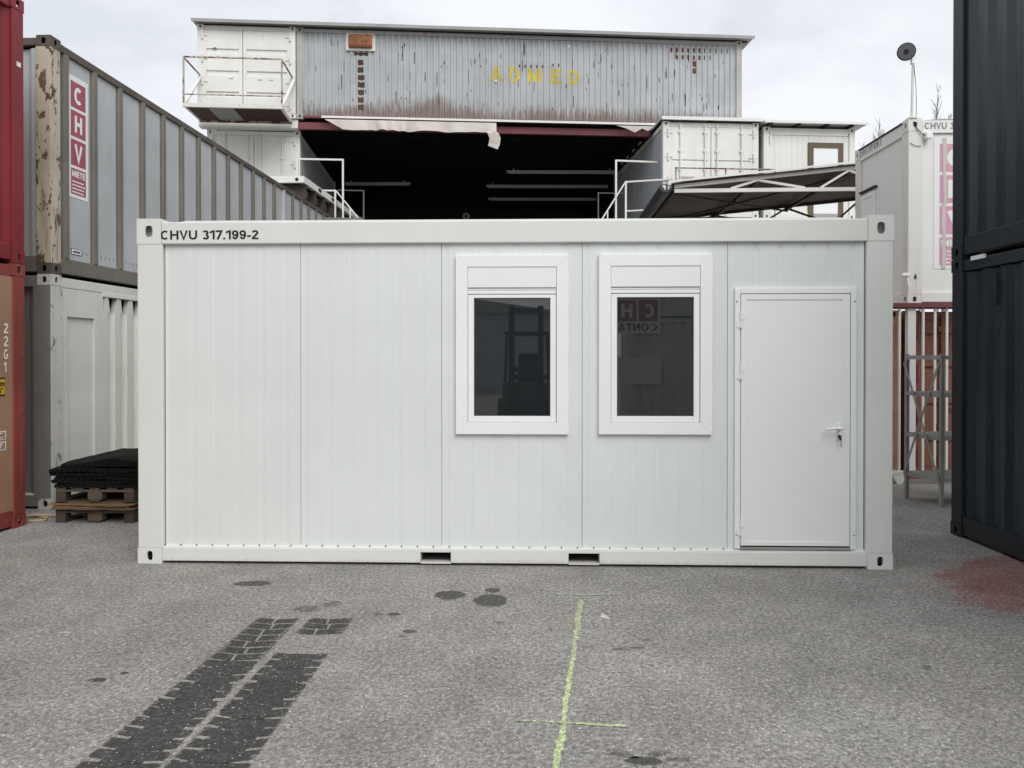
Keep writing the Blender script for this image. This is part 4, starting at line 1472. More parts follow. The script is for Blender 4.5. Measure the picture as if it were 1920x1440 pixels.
w_ = wd.build('window', 'plastic_white', cb_, 0.004)
MB().box(0.018, y0 + .07, z0 + .07, 0.029, y1 - .07, z1 - .07).build('shutter', 'shutter_white', w_)
MB().box(-0.02, y0 - 0.05, z1 + 0.03, 0.03, y1 + 0.02, z1 + 0.055).build('drip_edge', 'steel_black_and_shade', w_)
MB().box(0.20, -0.075, H - 0.285, 0.28, -0.002, H - 0.205).build('junction_box', 'plastic_white', cb_, 0.006)
cbl = MB()
pth = [(0.06, -0.01, H - 0.05), (0.10, -0.016, H - 0.14), (0.17, -0.02, H - 0.225), (0.20, -0.02, H - 0.24)]
for a, b in zip(pth, pth[1:]):
    cbl.tube(a, b, 0.006, n=6)
pth = [(0.02, -0.008, H - 0.33), (0.08, -0.012, H - 0.37), (0.16, -0.008, H - 0.375)]
for a, b in zip(pth, pth[1:]):
    cbl.tube(a, b, 0.004, n=6)
cbl.build('cable', 'lamp_dark', cb_)
cmr = MB().box(-0.10, -0.06, 0.36, -0.002, -0.01, 0.40).bar((-0.03, -0.03, 0.36), (0.0, -0.02, 0.22), 0.02, 0.02)
cmr.build('camera_bracket', 'plastic_white', cb_, 0.004)
mark = MB().quad((0.075, -0.003, 0.35), (0.095, -0.003, 0.31), (0.115, -0.003, 0.35), (0.095, -0.003, 0.40))
mark.build('rust_spot', 'rust_patch', cb_)

# lamp on a pole at the cabin corner
lp = thing('yard_lamp', 'round dark yard lamp on a thin white pole above the white cabin', 'lamp', (5.295, 10.23, 4.815), 0)
MB().tube((0, 0, 0), (0.02, 0, 0.92), 0.018, n=10).build('pole', 'cabin_post', lp)
MB().box(-0.05, -0.05, -0.004, 0.05, 0.05, 0.012).build('foot', 'cabin_post', lp)
MB().box(-0.012, -0.025, 0.72, 0.036, 0.025, 0.95).build('bracket', 'plastic_white', lp, 0.004)
n_ = Vector((-0.42, -0.88, -0.22)).normalized()
c_ = Vector((-0.10, -0.05, 0.865))
mb = MB()
mb.tube(c_ - n_ * 0.05, c_, 0.07, 0.115, n=28)
mb.build('lamp_shade', 'lamp_dark', lp)
MB().tube(c_ + n_ * 0.0005, c_ + n_ * 0.012, 0.103, 0.098, n=28).build('lens', 'lamp_grey', lp)
MB().tube(c_ + n_ * 0.0125, c_ + n_ * 0.02, 0.032, 0.03, n=16).build('bulb', 'lamp_dark', lp)
MB().bar(c_ - n_ * 0.03, Vector((0.015, 0, 0.86)), 0.02, 0.02).build('arm', 'lamp_dark', lp)
cw = MB()
pth = [(0.016, -0.02, 0.70), (0.045, -0.02, 0.4), (0.05, -0.02, 0.15), (0.04, -0.03, 0.0)]
for a, b in zip(pth, pth[1:]):
    cw.tube(a, b, 0.004, n=5)
cw.build('cable', 'lamp_dark', lp)

# barred fence
fx = thing('barred_fence', 'white barred steel fence under a dark red beam below the cabin', 'fence', (5.06, 10.06, 0), -1.5)
k = 0
x = -0.155
while x < 2.6:
    if k != 2:
        MB().box(x - 0.014, -0.014, 0.175, x + 0.014, 0.014, 2.30).build('bar', 'fence_white', fx, 0.003)
    x += 0.152
    k += 1
MB().box(0.10, -0.012, 0.178, 0.205, 0.07, 2.295).build('post', 'fence_white', fx, 0.004)
MB().box(-0.35, -0.02, 0.13, 2.7, 0.02, 0.174).build('bottom_rail', 'fence_white', fx, 0.004)
MB().box(-0.35, -0.05, 2.301, 2.7, 0.10, 2.362).build('top_beam', 'maroon', fx, 0.005)
for xx in (0.0, 1.3, 2.5):
    MB().prism([(xx - 0.10, 0.129), (xx - 0.03, 0.0), (xx + 0.03, 0.0), (xx + 0.10, 0.129)], 'y', -0.015, 0.015).build('foot', 'fence_white', fx)

# ------------------------------------------------------------------ canopy
cyaw = -2.65
cn = thing('canopy', 'canopy of white trusses with dark tarpaulin roof beside the white cabin', 'canopy', (2.55, 12.62, 0), cyaw)
ZE, SL, LX, DY = 4.36, 0.098, 5.7, 3.25


def top_z(x):
    return ZE + 0.05 + SL * x


for j, y in enumerate((0.0, DY)):
    t = MB()
    t.box(0.1, y - 0.025, ZE - 0.03, LX, y + 0.025, ZE + 0.03)
    t.bar((0.1, y, top_z(0.1) + 0.01), (LX, y, top_z(LX)), 0.05, 0.055)
    xs = [1.45, 2.9, 4.35]
    for xx in xs:
        t.bar((xx, y, top_z(xx) - 0.03), (xx - 0.42 - 0.1 * SL * xx, y, ZE + 0.03), 0.036, 0.036, up=(0, 1, 0))
        t.bar((xx, y, top_z(xx) - 0.03), (xx + 0.75, y, ZE + 0.03), 0.036, 0.036, up=(0, 1, 0))
    t.build('truss', 'rail_white' if j == 0 else 'steel_black_and_shade', cn)  # far truss coloured black for its backlit shade
for xx in (0.12, 1.45, 2.9, 4.35, 5.65):
    MB().bar((xx, 0.0, top_z(xx) - 0.055), (xx, DY, top_z(xx) - 0.055), 0.05, 0.05).build('purlin', 'steel_black_and_shade', cn)
MB().bar((0.12, 0.05, top_z(0.12) - 0.10), (2.9, DY - 0.05, top_z(2.9) - 0.10), 0.03, 0.03).build('cross_brace', 'steel_black_and_shade', cn)
MB().bar((2.9, 0.05, top_z(2.9) - 0.10), (0.12, DY - 0.05, top_z(.12) - 0.10), 0.03, 0.03).build('cross_brace', 'steel_black_and_shade', cn)
# tarp roof, gently sagging between purlins
mb = MB()
nx, ny = 30, 10
for s in (0, 1):
    for j in range(ny + 1):
        for i in range(nx + 1):
            x = -0.02 + (LX + 0.1) * i / nx
            y = -0.10 + (DY + 0.2) * j / ny
            zz = top_z(x) + 0.035 + 0.012 * s - 0.012 * abs(math.sin(x / 1.45 * math.pi)) * math.sin(math.pi * j / ny) + (0.05 * math.sin(min(max((x - 0.1) / 1.3, 0), 1) * math.pi) if j == 0 else 0.0)
            mb.v.append((x, y, zz))
N = (nx + 1) * (ny + 1)
for j in range(ny):
    for i in range(nx):
        a = j * (nx + 1) + i
        mb.f.append((a, a + nx + 1, a + nx + 2, a + 1))
        mb.f.append((N + a, N + a + 1, N + a + nx + 2, N + a + nx + 1))
for i in range(nx):
    mb.f.append((i, i + 1, N + i + 1, N + i))
    q = ny * (nx + 1) + i
    mb.f.append((q + 1, q, N + q, N + q + 1))
for j in range(ny):
    a = j * (nx + 1)
    mb.f.append((a + nx + 1, a, N + a, N + a + nx + 1))
mb.build('tarpaulin', 'tarp_dark', cn)
MB().box(-0.02, -0.14, top_z(0) + 0.02, 0.03, -0.11, top_z(0) + 0.07).build('edge_clip', 'rail_white', cn)
MB().bar((0.0, -0.115, top_z(0) + 0.075), (LX, -0.115, top_z(LX) + 0.065), 0.02, 0.03).build('front_edge', 'trim_white', cn)
gt = MB()
gt.prism([(-0.16, ZE + 0.03), (-0.10, ZE - 0.05), (0.0, ZE - 0.05), (0.06, ZE + 0.03), (0.04, ZE + 0.10), (-0.13, ZE + 0.10)], 'y', -0.10, DY + 0.3)
gt.build('rolled_tarp', 'tarp_roll', cn, 0.02)
MB().prism([(-0.11, ZE + 0.07), (-0.06, ZE - 0.01), (-0.05, ZE + 0.07)], 'y', -0.105, -0.1015).build('tarp_end_flap', 'trim_white', cn)
MB().prism([(-0.03, ZE + 0.075), (-0.015, ZE - 0.005), (0.03, ZE + 0.06)], 'y', -0.105, -0.1015).build('tarp_end_flap', 'trim_white', cn)
for xx in (3.3, LX - 0.1):
    for y in (0.0, DY):
        MB().box(xx - 0.04, y - 0.04, 0, xx + 0.04, y + 0.04, ZE - 0.031).build('post', 'rail_white', cn)

# ------------------------------------------------------------------ background hall of stacked containers
HY = 4.3
hO = Vector((-5.58, 20.0, 0))
hx_ = Vector((math.cos(R(HY)), math.sin(R(HY)), 0))
hy_ = Vector((-math.sin(R(HY)), math.cos(R(HY)), 0))


def hw(x, y, z=0.0):
    return hO + hx_ * x + hy_ * y + Vector((0, 0, z))


# supporting columns
LZ = 2.588
for lev, lab in ((0, 'ground level'), (1, 'second level')):
    for cx, cy, w, nme in ((0.03, 0.3, 2.38, 'left'), (11.85, -1.03, 2.45, 'right'), (14.46, -1.0, 2.44, 'far right')):
        c = end_on_container('shipping_container', f'white {lab} container in the {nme} column of the hall', tuple(hw(cx, cy)), 90 + HY, L20, w, LZ, 'hall_white', 'hall_white', z=lev * 2.59, group='lower containers of the hall', wall='hall_grey', hinges=2)
c3 = end_on_container('shipping_container', 'white container with four locking bars below the balcony container', tuple(hw(0.03, 0.3)), 90 + HY, L20, 2.38, 2.355, 'hall_white', 'hall_white', z=5.181, wall='hall_grey')
r3 = end_on_container('shipping_container', 'white double door container right of the dark hall opening', tuple(hw(11.88, -1.03)), 90 + HY, L20, 2.50, 2.44, 'hall_white', 'hall_white', z=5.181, wall='hall_grey', ridges=(0.75, 1.45), groove_h=0.05)
# sheet roof of r3
rs = MB().box(-0.12, -0.20, 2.49, 6.2, 2.56, 2.53).box(-0.125, -0.205, 2.45, -0.115, 2.565, 2.535)
rs.build('roof_sheet', 'trim_white', r3)
for y in (0.05, 1.2, 2.4):
    MB().box(0.02, y, 2.441, 6.0, y + 0.06, 2.4895).build('batten', 'steel_black_and_shade', r3)
# small rusty bar in front of it
rb = thing('rusty_railing', 'thin rusty rail in front of the white double doors', 'railing', tuple(hw(9.6, -1.35, 5.0)), HY)
MB().tube((0, 0, 1.36), (2.6, 0, 1.36), 0.018, n=8).build('rail', 'rust_rail', rb)
for xx in (0.02, 1.3, 2.58):
    MB().tube((xx, 0, 0), (xx, 0, 1.36), 0.018, n=8).build('post', 'rust_rail', rb)
MB().box(-0.1, -0.2, -0.05, 4.9, 0.3, 0.0).build('deck', 'old_grey', rb)
for xx in (0.0, 2.4, 4.7):
    MB().box(xx, -0.15, -5.0, xx + 0.1, -0.05, -0.051).build('leg', 'old_grey', rb)

# right office unit
ofc = thing('office_container', 'white upper office unit with a brown framed door', 'office container', tuple(hw(12.02, -1.02, 5.181)), HY)
Wd, Hh, Dp = 2.44, 2.36, 6.0
castings(ofc, Wd, Dp, Hh, 'hall_white', (0.178, 0.162, 0.118), None)
for x in (0, Wd - 0.15):
    for y in (0, Dp - 0.15):
        MB().box(x, y, 0.118, x + 0.15, y + 0.15, Hh - 0.118).build('corner_post', 'hall_white', ofc, 0.006)
for y in (0.012, Dp - 0.1):
    MB().box(0.17, y, Hh - 0.20, Wd - 0.17, y + 0.09, Hh - 0.02).build('top_rail', 'hall_white', ofc, 0.005)
    MB().box(0.17, y, 0.02, Wd - 0.17, y + 0.09, 0.15).build('bottom_rail', 'hall_white', ofc, 0.005)
for x in (0.012, Wd - 0.1):
    MB().box(x, 0.16, Hh - 0.20, x + 0.088, Dp - 0.16, Hh - 0.02).build('top_rail', 'hall_white', ofc)
    MB().box(x, 0.16, 0.02, x + 0.088, Dp - 0.16, 0.15).build('bottom_rail', 'hall_white', ofc)
    MB().box(x + 0.02, 0.151, 0.151, x + 0.06, Dp - 0.151, Hh - 0.201).build('wall_panel', 'hall_white', ofc)
pr = corr(0.151, Wd - 0.151, 0.152, 0.008, (0.7, 0.1, 0.1, 0.1))
sheet(MB(), pr, 0.151, Hh - 0.201, 0.03, 1).build('wall_panel', 'hall_white', ofc)
MB().box(0.151, Dp - 0.06, 0.151, Wd - 0.151, Dp - 0.03, Hh - 0.201).build('wall_panel', 'hall_white', ofc)
MB().box(0.05, 0.05, 0.05, Wd - 0.05, Dp - 0.05, 0.1).build('floor', 'hall_white', ofc)
x0, x1, z0, z1 = 1.19, 2.13, 0.03, 1.98
db = MB().box(x0, 0.0, z0, x0 + 0.14, 0.028, z1).box(x1 - 0.14, 0.0, z0, x1, 0.028, z1).box(x0 + .14, 0.0, z1 - 0.14, x1 - .14, 0.028, z1)
dd = db.build('door', 'brown_frame', ofc)
MB().box(x0 + .14, 0.012, z0, x1 - .14, 0.028, z1 - .14).build('door_leaf', 'shutter_white', dd)
MB().box(1.91, -0.02, 0.95, 1.95, 0.0, 1.02).build('handle', 'brown_frame', dd)
mb = MB()
mb.prism([(-0.15, 0.0), (-0.12, -0.05), (0.05, -0.05), (0.05, 0.0)], 'x', 0, 1)
rf = MB().box(-0.08, -0.25, Hh + 0.07, Wd + 0.25, Dp + 0.1, Hh + 0.10)
rf.box(-0.08, -0.255, Hh + 0.035, Wd + 0.25, -0.245, Hh + 0.102)
rf.build('roof_sheet', 'trim_white', ofc)
for x in (0.1, 0.85, 1.6, 2.25):
    MB().box(x, -0.2, Hh + 0.001, x + 0.06, Dp, Hh + 0.0695).build('batten', 'steel_black_and_shade', ofc)
MB().tube((0.17, -0.03, Hh - 0.23), (0.17, -0.03, Hh - 0.42), 0.02, n=8).build('wall_light', 'plastic_white', ofc)

# level four: balcony container
c4_ = end_on_container('shipping_container', 'white container with closed ribbed doors high behind the balcony', tuple(hw(-0.02, -0.02)), 90 + HY, L20, 2.47, 2.355, 'hall_white', 'hall_white', z=7.785, ridges=(0.58, 1.12, 1.68), bars=False, groove_h=0.13, split=0.455)
MB().box(-0.012, 0.0, 0.12, -0.002, 0.13, 2.23).build('corner_cover', 'hall_white', c4_)
for yy, zz in ((1.95, 1.55), (0.9, 0.98), (0.62, 0.98), (1.62, 1.0)):
    MB().box(-0.006, yy - 0.05, zz - 0.012, 0.009, yy + 0.05, zz + 0.012).build('rust_mark', 'hall_white_rust', c4_)
tri = MB().quad((0.004, 2.02, 1.78), (0.004, 2.12, 1.74), (0.004, 2.02, 1.73), (0.004, 1.98, 1.74))
tri.build('scuff_mark', 'lamp_grey', c4_)
bm_ = tag(MB().box(0, 0, 0, 2.52, 0.28, 0.235).build('steel_beam', 'hall_white', None, 0.01), 'thick white beam between the balcony container and the one below', 'beam')
bm_.location = hw(-2.49, 0.05, 7.5425)
bm_.rotation_euler = (0, 0, R(HY))

# balcony
bc = thing('balcony', 'rusty steel balcony in front of the white high doors', 'balcony', tuple(hw(-2.42, -0.02, 7.70)), HY)
BW, BD, ZF = 2.32, 1.25, -0.02
MB().box(-0.02, -BD, ZF - 0.05, BW + 0.02, -BD + 0.06, ZF + 0.05).build('front_beam', 'hall_white_rust', bc, 0.005)
MB().box(0.0, -0.07, ZF - 0.06, BW, -0.012, ZF + 0.02).build('back_beam', 'rust_rail', bc, 0.005)
for x in (0.0, BW - 0.05):
    MB().box(x, -BD + 0.061, ZF - 0.04, x + 0.05, -0.071, ZF + 0.04).build('side_beam', 'hall_white_rust', bc, 0.005)
for x0, x1, mt in ((0.051, 0.52, 'rust_patch'), (0.525, 1.12, 'grey_panel'), (1.125, BW - 0.051, 'deck_dark')):
    MB().box(x0, -BD + 0.061, ZF - 0.01, x1, -0.071, ZF + 0.015).build('deck_plate', mt, bc)
for x in (0.0, BW):
    MB().bar((x, -BD + 0.03, ZF + 0.05), (x, -BD + 0.03, 1.13), 0.035, 0.035).build('post', 'rust_rail', bc)
MB().bar((-0.01, -BD + 0.03, 1.14), (BW + 0.01, -BD + 0.03, 1.14), 0.03, 0.03).build('hand_rail', 'rust_rail', bc)
MB().bar((-0.0, -BD + 0.03, 0.24), (BW, -BD + 0.03, 0.24), 0.022, 0.022).build('mid_rail', 'rust_rail', bc)
for x in (0.0, BW):
    MB().bar((x, -BD + 0.03, 1.13), (x, -0.02, 1.13), 0.03, 0.03).build('side_rail', 'rust_rail', bc)
    MB().bar((x, -BD + 0.1, ZF + 0.05), (x + (0.05 if x else 0.0), -0.03, 1.05), 0.07, 0.05).build('stay', 'hall_white', bc)

# ADMED container ------------------------------------------------------
LA = 11.83
ab = thing('shipping_container', 'long weathered grey corrugated container with yellow ADMED letters', 'container', tuple(hw(0.0, 0.0, 7.785)), HY)
shell(ab, LA, 2.438, 2.355, 'admed_post', 'admed_post', post=0.15, bot=0.055, top=0.09, bot_mat='maroon')
pa = corr(0.15, LA - 0.15, 0.153, 0.030, (0.30, 0.16, 0.38, 0.16))
sheet(MB(), pa, 0.081, 2.24, 0.03, 1).build('side_wall', 'admed', ab)
side_sheet(ab, LA, 2.438, 2.355, 'admed', False)
end_sheet(ab, LA, 2.438, 2.355, 'admed', False)
end_sheet(ab, LA, 2.438, 2.355, 'admed', True)
for ch, x, w, dz in (('A', 5.01, 0.34, 0.0), ('D', 5.52, 0.28, -0.01), ('M', 6.02, 0.36, -0.02), ('E', 6.64, 0.28, -0.03), ('D', 7.12, 0.27, -0.04)):
    draped_text(ch, x, 8.91 - 7.785 + dz, w, 0.38, pa, 'yellow', ab, bold=0.02)
MB().box(1.27, -0.004, 1.80, 2.02, 0.028, 2.25).build('vent_surround', 'hall_white_rust', ab)
vb = MB().box(1.335, -0.06, 1.86, 1.945, -0.005, 2.21)
vb.build('vent_box', 'rust_box', ab, 0.02)
MB().box(1.37, -0.07, 1.87, 1.91, -0.0605, 1.93).build('vent_lip', 'rust_patch_red', ab)
rnd = random.Random(9)
draped_rect(1.47, 1.69, 1.84, 1.77, pa, 'rust_patch', ab, jag=0.01, rnd=rnd)
for k in range(7):
    zc = 1.51 - k * 0.195
    draped_rect(1.565 + rnd.uniform(-.01, .01), zc - 0.07, 1.725 + rnd.uniform(-.02, .02), zc + 0.07, pa, 'rust_patch', ab, jag=0.014, rnd=rnd)
for k in range(11):
    x = 9.86 + k * 0.155
    w = 0.07 if k < 6 else 0.04
    draped_rect(x, 2.02, x + w, 2.14, pa, 'rust_patch_red' if k < 6 else 'rust_patch', ab, jag=0.012, rnd=rnd)
    if 1 <= k <= 7:
        draped_rect(x, 1.83, x + w, 1.95, pa, 'rust_patch_red' if k < 5 else 'rust_patch', ab, jag=0.012, rnd=rnd)
for zc in (1.73, 1.54):
    draped_rect(10.475, zc - 0.08, 10.58, zc + 0.07, pa, 'rust_patch_red', ab, jag=0.012, rnd=rnd)
for k in range(7):
    x = 5.78 + k * 0.155 + (0.12 if k > 4 else 0)
    draped_rect(x, 1.50 + (0.05 if k > 4 else 0), x + 0.035, 1.575 + (0.05 if k > 4 else 0), pa, 'rust_patch', ab, jag=0.012, rnd=rnd)
for k in range(120):   # vertical scratches in the paint
    x = rnd.uniform(0.3, LA - 0.5)
    zc = rnd.uniform(0.35, 2.0)
    hgt = rnd.choice((0.04, 0.06, 0.1, 0.16, 0.3)) * rnd.uniform(0.7, 1.2)
    draped_rect(x, zc, x + rnd.uniform(0.010, 0.026), min(zc + hgt, 2.2), pa, 'rust_patch', ab, jag=0.02, rnd=rnd, name='scratch')
for hx0, hz0 in ((5.172, 1.117), (7.116, 2.087)):
    MB().tube((hx0, 0.02, hz0), (hx0, 0.026, hz0), 0.028, n=12).build('sky_light_spot', 'sign_white', ab)  # white discs painted as sky light showing through holes
rc = MB().box(-2.58, -0.22, 0, 12.1, 6.3, 0.03).box(-2.58, -0.226, -0.05, 12.1, -0.214, 0.032)
for k in range(3):
    pass
o = rc.build('roof_sheet', 'roof_grey', None)
o.location = hw(0, 0, 10.172)
o.rotation_euler = (0, 0, R(HY))
tag(o, 'long grey sheet roof covering the grey container and the balcony container', 'roof')
bt_ = MB().box(-2.4, 0.05, 0, 12.0, 0.15, 0.029).box(-2.4, 2.1, 0, 12.0, 2.2, 0.029)
o = bt_.build('roof_batten', 'steel_black_and_shade', None)
o.location = hw(0, 0, 10.1415)
o.rotation_euler = (0, 0, R(HY))
tag(o, 'dark battens under the long grey sheet roof', 'battens')

# hall shed: front beam; ceiling, joists and walls coloured dark for the deep shade
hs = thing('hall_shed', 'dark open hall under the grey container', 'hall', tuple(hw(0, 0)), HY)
MB().box(-0.09, 0.14, 7.7005, 9.45, 11.0, 7.775).build('ceiling', 'hall_shade_dark', hs)
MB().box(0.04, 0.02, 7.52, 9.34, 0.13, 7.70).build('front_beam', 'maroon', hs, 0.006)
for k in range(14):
    MB().box(0.07, 0.6 + k * 0.78, 7.56, 9.31, 0.68 + k * 0.78, 7.699).build('joist', 'hall_shade_dark', hs)
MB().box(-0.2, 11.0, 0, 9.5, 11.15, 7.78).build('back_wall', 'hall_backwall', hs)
MB().box(-0.10, 6.42, 0, 0.03, 11.0, 7.70).build('side_wall', 'hall_shade_dark', hs)
MB().box(9.36, 5.1, 0, 9.46, 11.0, 7.70).build('side_wall', 'hall_shade_dark', hs)
MB().box(-0.10, 0.32, 7.541, 0.03, 6.41, 7.70).build('light_leak_strip', 'hall_shade_dark', hs)  # added strips, keep sky light from leaking in above the containers
MB().box(9.36, -0.9, 7.625, 9.46, 5.09, 7.70).build('light_leak_strip', 'hall_shade_dark', hs)
MB().box(1.4, 10.6, 6.5, 9.2, 10.95, 6.9).build('crane_beam', 'old_grey', hs)
tr = tag(MB().prism([(-0.16, 0.0), (-0.16, 0.055), (-0.10, 0.07), (0.0, 0.07), (0.0, 0.06), (-0.10, 0.055), (-0.145, 0.0)], 'x', 0.66, 9.45).build('edge_trim', 'trim_white', None), 'white metal edge strip above the dark hall opening', 'trim')
tr.location = hw(0, 0.01, 7.775)
tr.rotation_euler = (0, 0, R(HY))

# torn tarp strip hanging from the edge
mb = MB()
nx, ny = 60, 6
xa, xb = 0.74, 5.17
for j in range(ny + 1):
    for i in range(nx + 1):
        t = i / nx
        q = j / ny
        x = xa + (xb - xa) * t
        if t < 0.12:
            x += q * 0.48 * (1 - t / 0.12)
        wv = 0.03 * math.sin(x * 7.0) + 0.02 * math.sin(x * 13 + 1) + (0.05 * math.sin(x * 22) if 1.9 < x < 2.9 else 0)
        mb.v.append((x, -0.17 - 0.05 * q + wv * q, 7.735 - (0.27 + 0.015 * math.sin(x * 5)) * q))
for j in range(ny):
    for i in range(nx):
        a = j * (nx + 1) + i
        mb.f.append((a, a + nx + 1, a + nx + 2, a + 1))
# dangling tail at the right end
k0 = len(mb.v)
tail = [((4.86, -0.25, 7.50), (5.17, -0.22, 7.50)), ((4.93, -0.30, 7.44), (5.24, -0.26, 7.42)), ((4.99, -0.27, 7.30), (5.28, -0.24, 7.32)), ((4.97, -0.24, 7.18), (5.26, -0.22, 7.16)), ((4.95, -0.24, 7.12), (5.20, -0.23, 7.03))]
for a, b in tail:
    mb.v += [a, b]
for i in range(len(tail) - 1):
    mb.f.append((k0 + 2 * i, k0 + 2 * i + 2, k0 + 2 * i + 3, k0 + 2 * i + 1))
o = mb.build('torn_tarp', 'tarp_cream', None)
so = o.modifiers.new('thick', 'SOLIDIFY')
so.thickness = 0.006
o.location = hO
o.rotation_euler = (0, 0, R(HY))
tag(o, 'torn cream tarpaulin strip hanging over the dark hall opening', 'tarpaulin')
# right end scrap of tarp
mb = MB()
sc_ = [(8.35, 7.735), (9.40, 7.735), (9.20, 7.60), (9.05, 7.67), (8.85, 7.56), (8.62, 7.66)]
mb.prism(sc_, 'y', -0.19, -0.184)
o = mb.build('torn_tarp', 'tarp_cream', None, fix=True)
o.location = hO
o.rotation_euler = (0, 0, R(HY))
tag(o, 'small ragged tarpaulin scrap at the right end of the hall edge', 'tarpaulin')

# light fixtures
fx0 = None
for i, (x0, x1, y, lab) in enumerate(((-0.17, 3.32, 24.5, 'nearest of three long tube lights on the right of the hall ceiling'),
                                     (-0.88, 3.69, 26.6, 'middle of three long tube lights on the right of the hall ceiling'),
                                     (-0.89, 3.60, 28.8, 'farthest of three long tube lights on the right of the hall ceiling'),
                                     (-5.69, -3.45, 26.2, 'single tube light on the left of the hall ceiling'))):
    r = thing('tube_light', lab, 'tube light', (x0, y, 7.44), 0.5, 'unlit tube lights in the hall')
    w = x1 - x0
    MB().box(0, -0.05, 0.0, w, 0.05, 0.06).build('housing', 'fixture', r)
    MB().tube((0.05, 0, -0.02), (w - 0.05, 0, -0.02), 0.018, n=8).build('tube', 'fixture', r)
    MB().box(0.2, -0.02, 0.06, 0.24, 0.02, 0.12).box(w - 0.24, -0.02, 0.06, w - 0.2, 0.02, 0.12).build('hanger', 'fixture', r)
wl = thing('round_lamp', 'round grey lamp with dark centre at the back of the hall', 'lamp', tuple(hw(4.55, 10.5, 7.16)), HY)
MB().tube((0, 0, 0), (0, -0.06, 0), 0.15, 0.15, n=20).build('shade', 'fixture', wl)
MB().tube((0, -0.061, 0), (0, -0.08, 0), 0.05, 0.05, n=14).build('bulb', 'lamp_dark', wl)
MB().box(-0.03, 0.0, 0.02, 0.03, 0.03, 0.42).build('stem', 'steel_black_and_shade', wl)

# stair railings on landings at both sides of the opening
def railing(name, label, org, segs, deck=None, mat='rail_white'):
    r = thing(name, label, 'railing', tuple(org), HY)
    for nme, a, b, w in segs:
        MB().bar(a, b, w, w).build(nme, mat, r)
    return r


lz = 5.03
railing('stair_railing', 'tall white stair railing at the left side of the hall opening', hw(0, -0.6, lz), [
    ('post', (1.27, 0, 0), (1.27, 0, 1.58), 0.042), ('top_rail', (0.12, 0, 1.56), (1.25, 0, 1.56), 0.042), ('post', (0.14, 0, 0), (0.14, 0, 1.54), 0.042)])
railing('stair_railing', 'low white sloping stair railing beside the steel floor frame', hw(0, -0.45, lz), [
    ('post', (1.055, 0, 0), (1.055, 0, 0.83), 0.04), ('top_rail', (0.55, 0, 0.81), (1.035, 0, 0.81), 0.036), ('hand_rail', (1.08, 0, 0.80), (1.70, 0.05, 0.04), 0.034), ('post', (1.43, 0, 0), (1.43, 0, 0.36), 0.03)])
railing('stair_railing', 'thin dim railing inside the hall at the left', hw(0, 3.0, lz), [
    ('post', (1.37, 0, 0), (1.37, 0, 1.55), 0.035), ('top_rail', (0.6, 0, 1.54), (1.35, 0, 1.54), 0.03)])
railing('stair_railing', 'tall white stair railing at the right side of the hall opening', hw(0, -0.6, lz), [
    ('post', (8.255, 0, 0), (8.255, 0, 1.69), 0.045), ('top_rail', (8.28, 0, 1.67), (9.36, 0, 1.65), 0.042)])
railing('stair_railing', 'spotted white sloping stair railing left of the canopy', hw(0, -0.7, lz), [
    ('post', (8.49, 0, 0), (8.49, 0, 1.12), 0.045), ('top_rail', (8.515, 0, 1.10), (9.60, -0.42, 1.10), 0.042), ('mid_rail', (8.515, 0, 0.35), (9.60, -0.42, 0.35), 0.036), ('hand_rail', (8.47, 0, 1.08), (7.82, 0.05, 0.05), 0.036), ('post', (8.02, 0.02, 0), (8.02, 0.02, 0.34), 0.03)])
railing('stair_railing', 'thin dim railing inside the hall at the right', hw(0, 3.0, lz), [
    ('post', (8.47, 0, 0), (8.47, 0, 1.60), 0.035), ('top_rail', (8.49, 0, 1.58), (9.30, 0, 1.58), 0.03)])
for x0, x1, lab in ((0.06, 1.85, 'left steel landing behind the office container'), (7.7, 9.33, 'right steel landing behind the office container')):
    ld = thing('landing', lab, 'landing', tuple(hw(0, 0)), HY)
    MB().box(x0, -1.2, lz - 0.06, x1, 3.4, lz - 0.001).build('deck', 'old_grey', ld)
    for xx in (x0 + 0.05, x1 - 0.15):
        for yy in (-1.15, 3.2):
            MB().box(xx, yy, 0, xx + 0.1, yy + 0.1, lz - 0.061).build('leg', 'old_grey', ld)

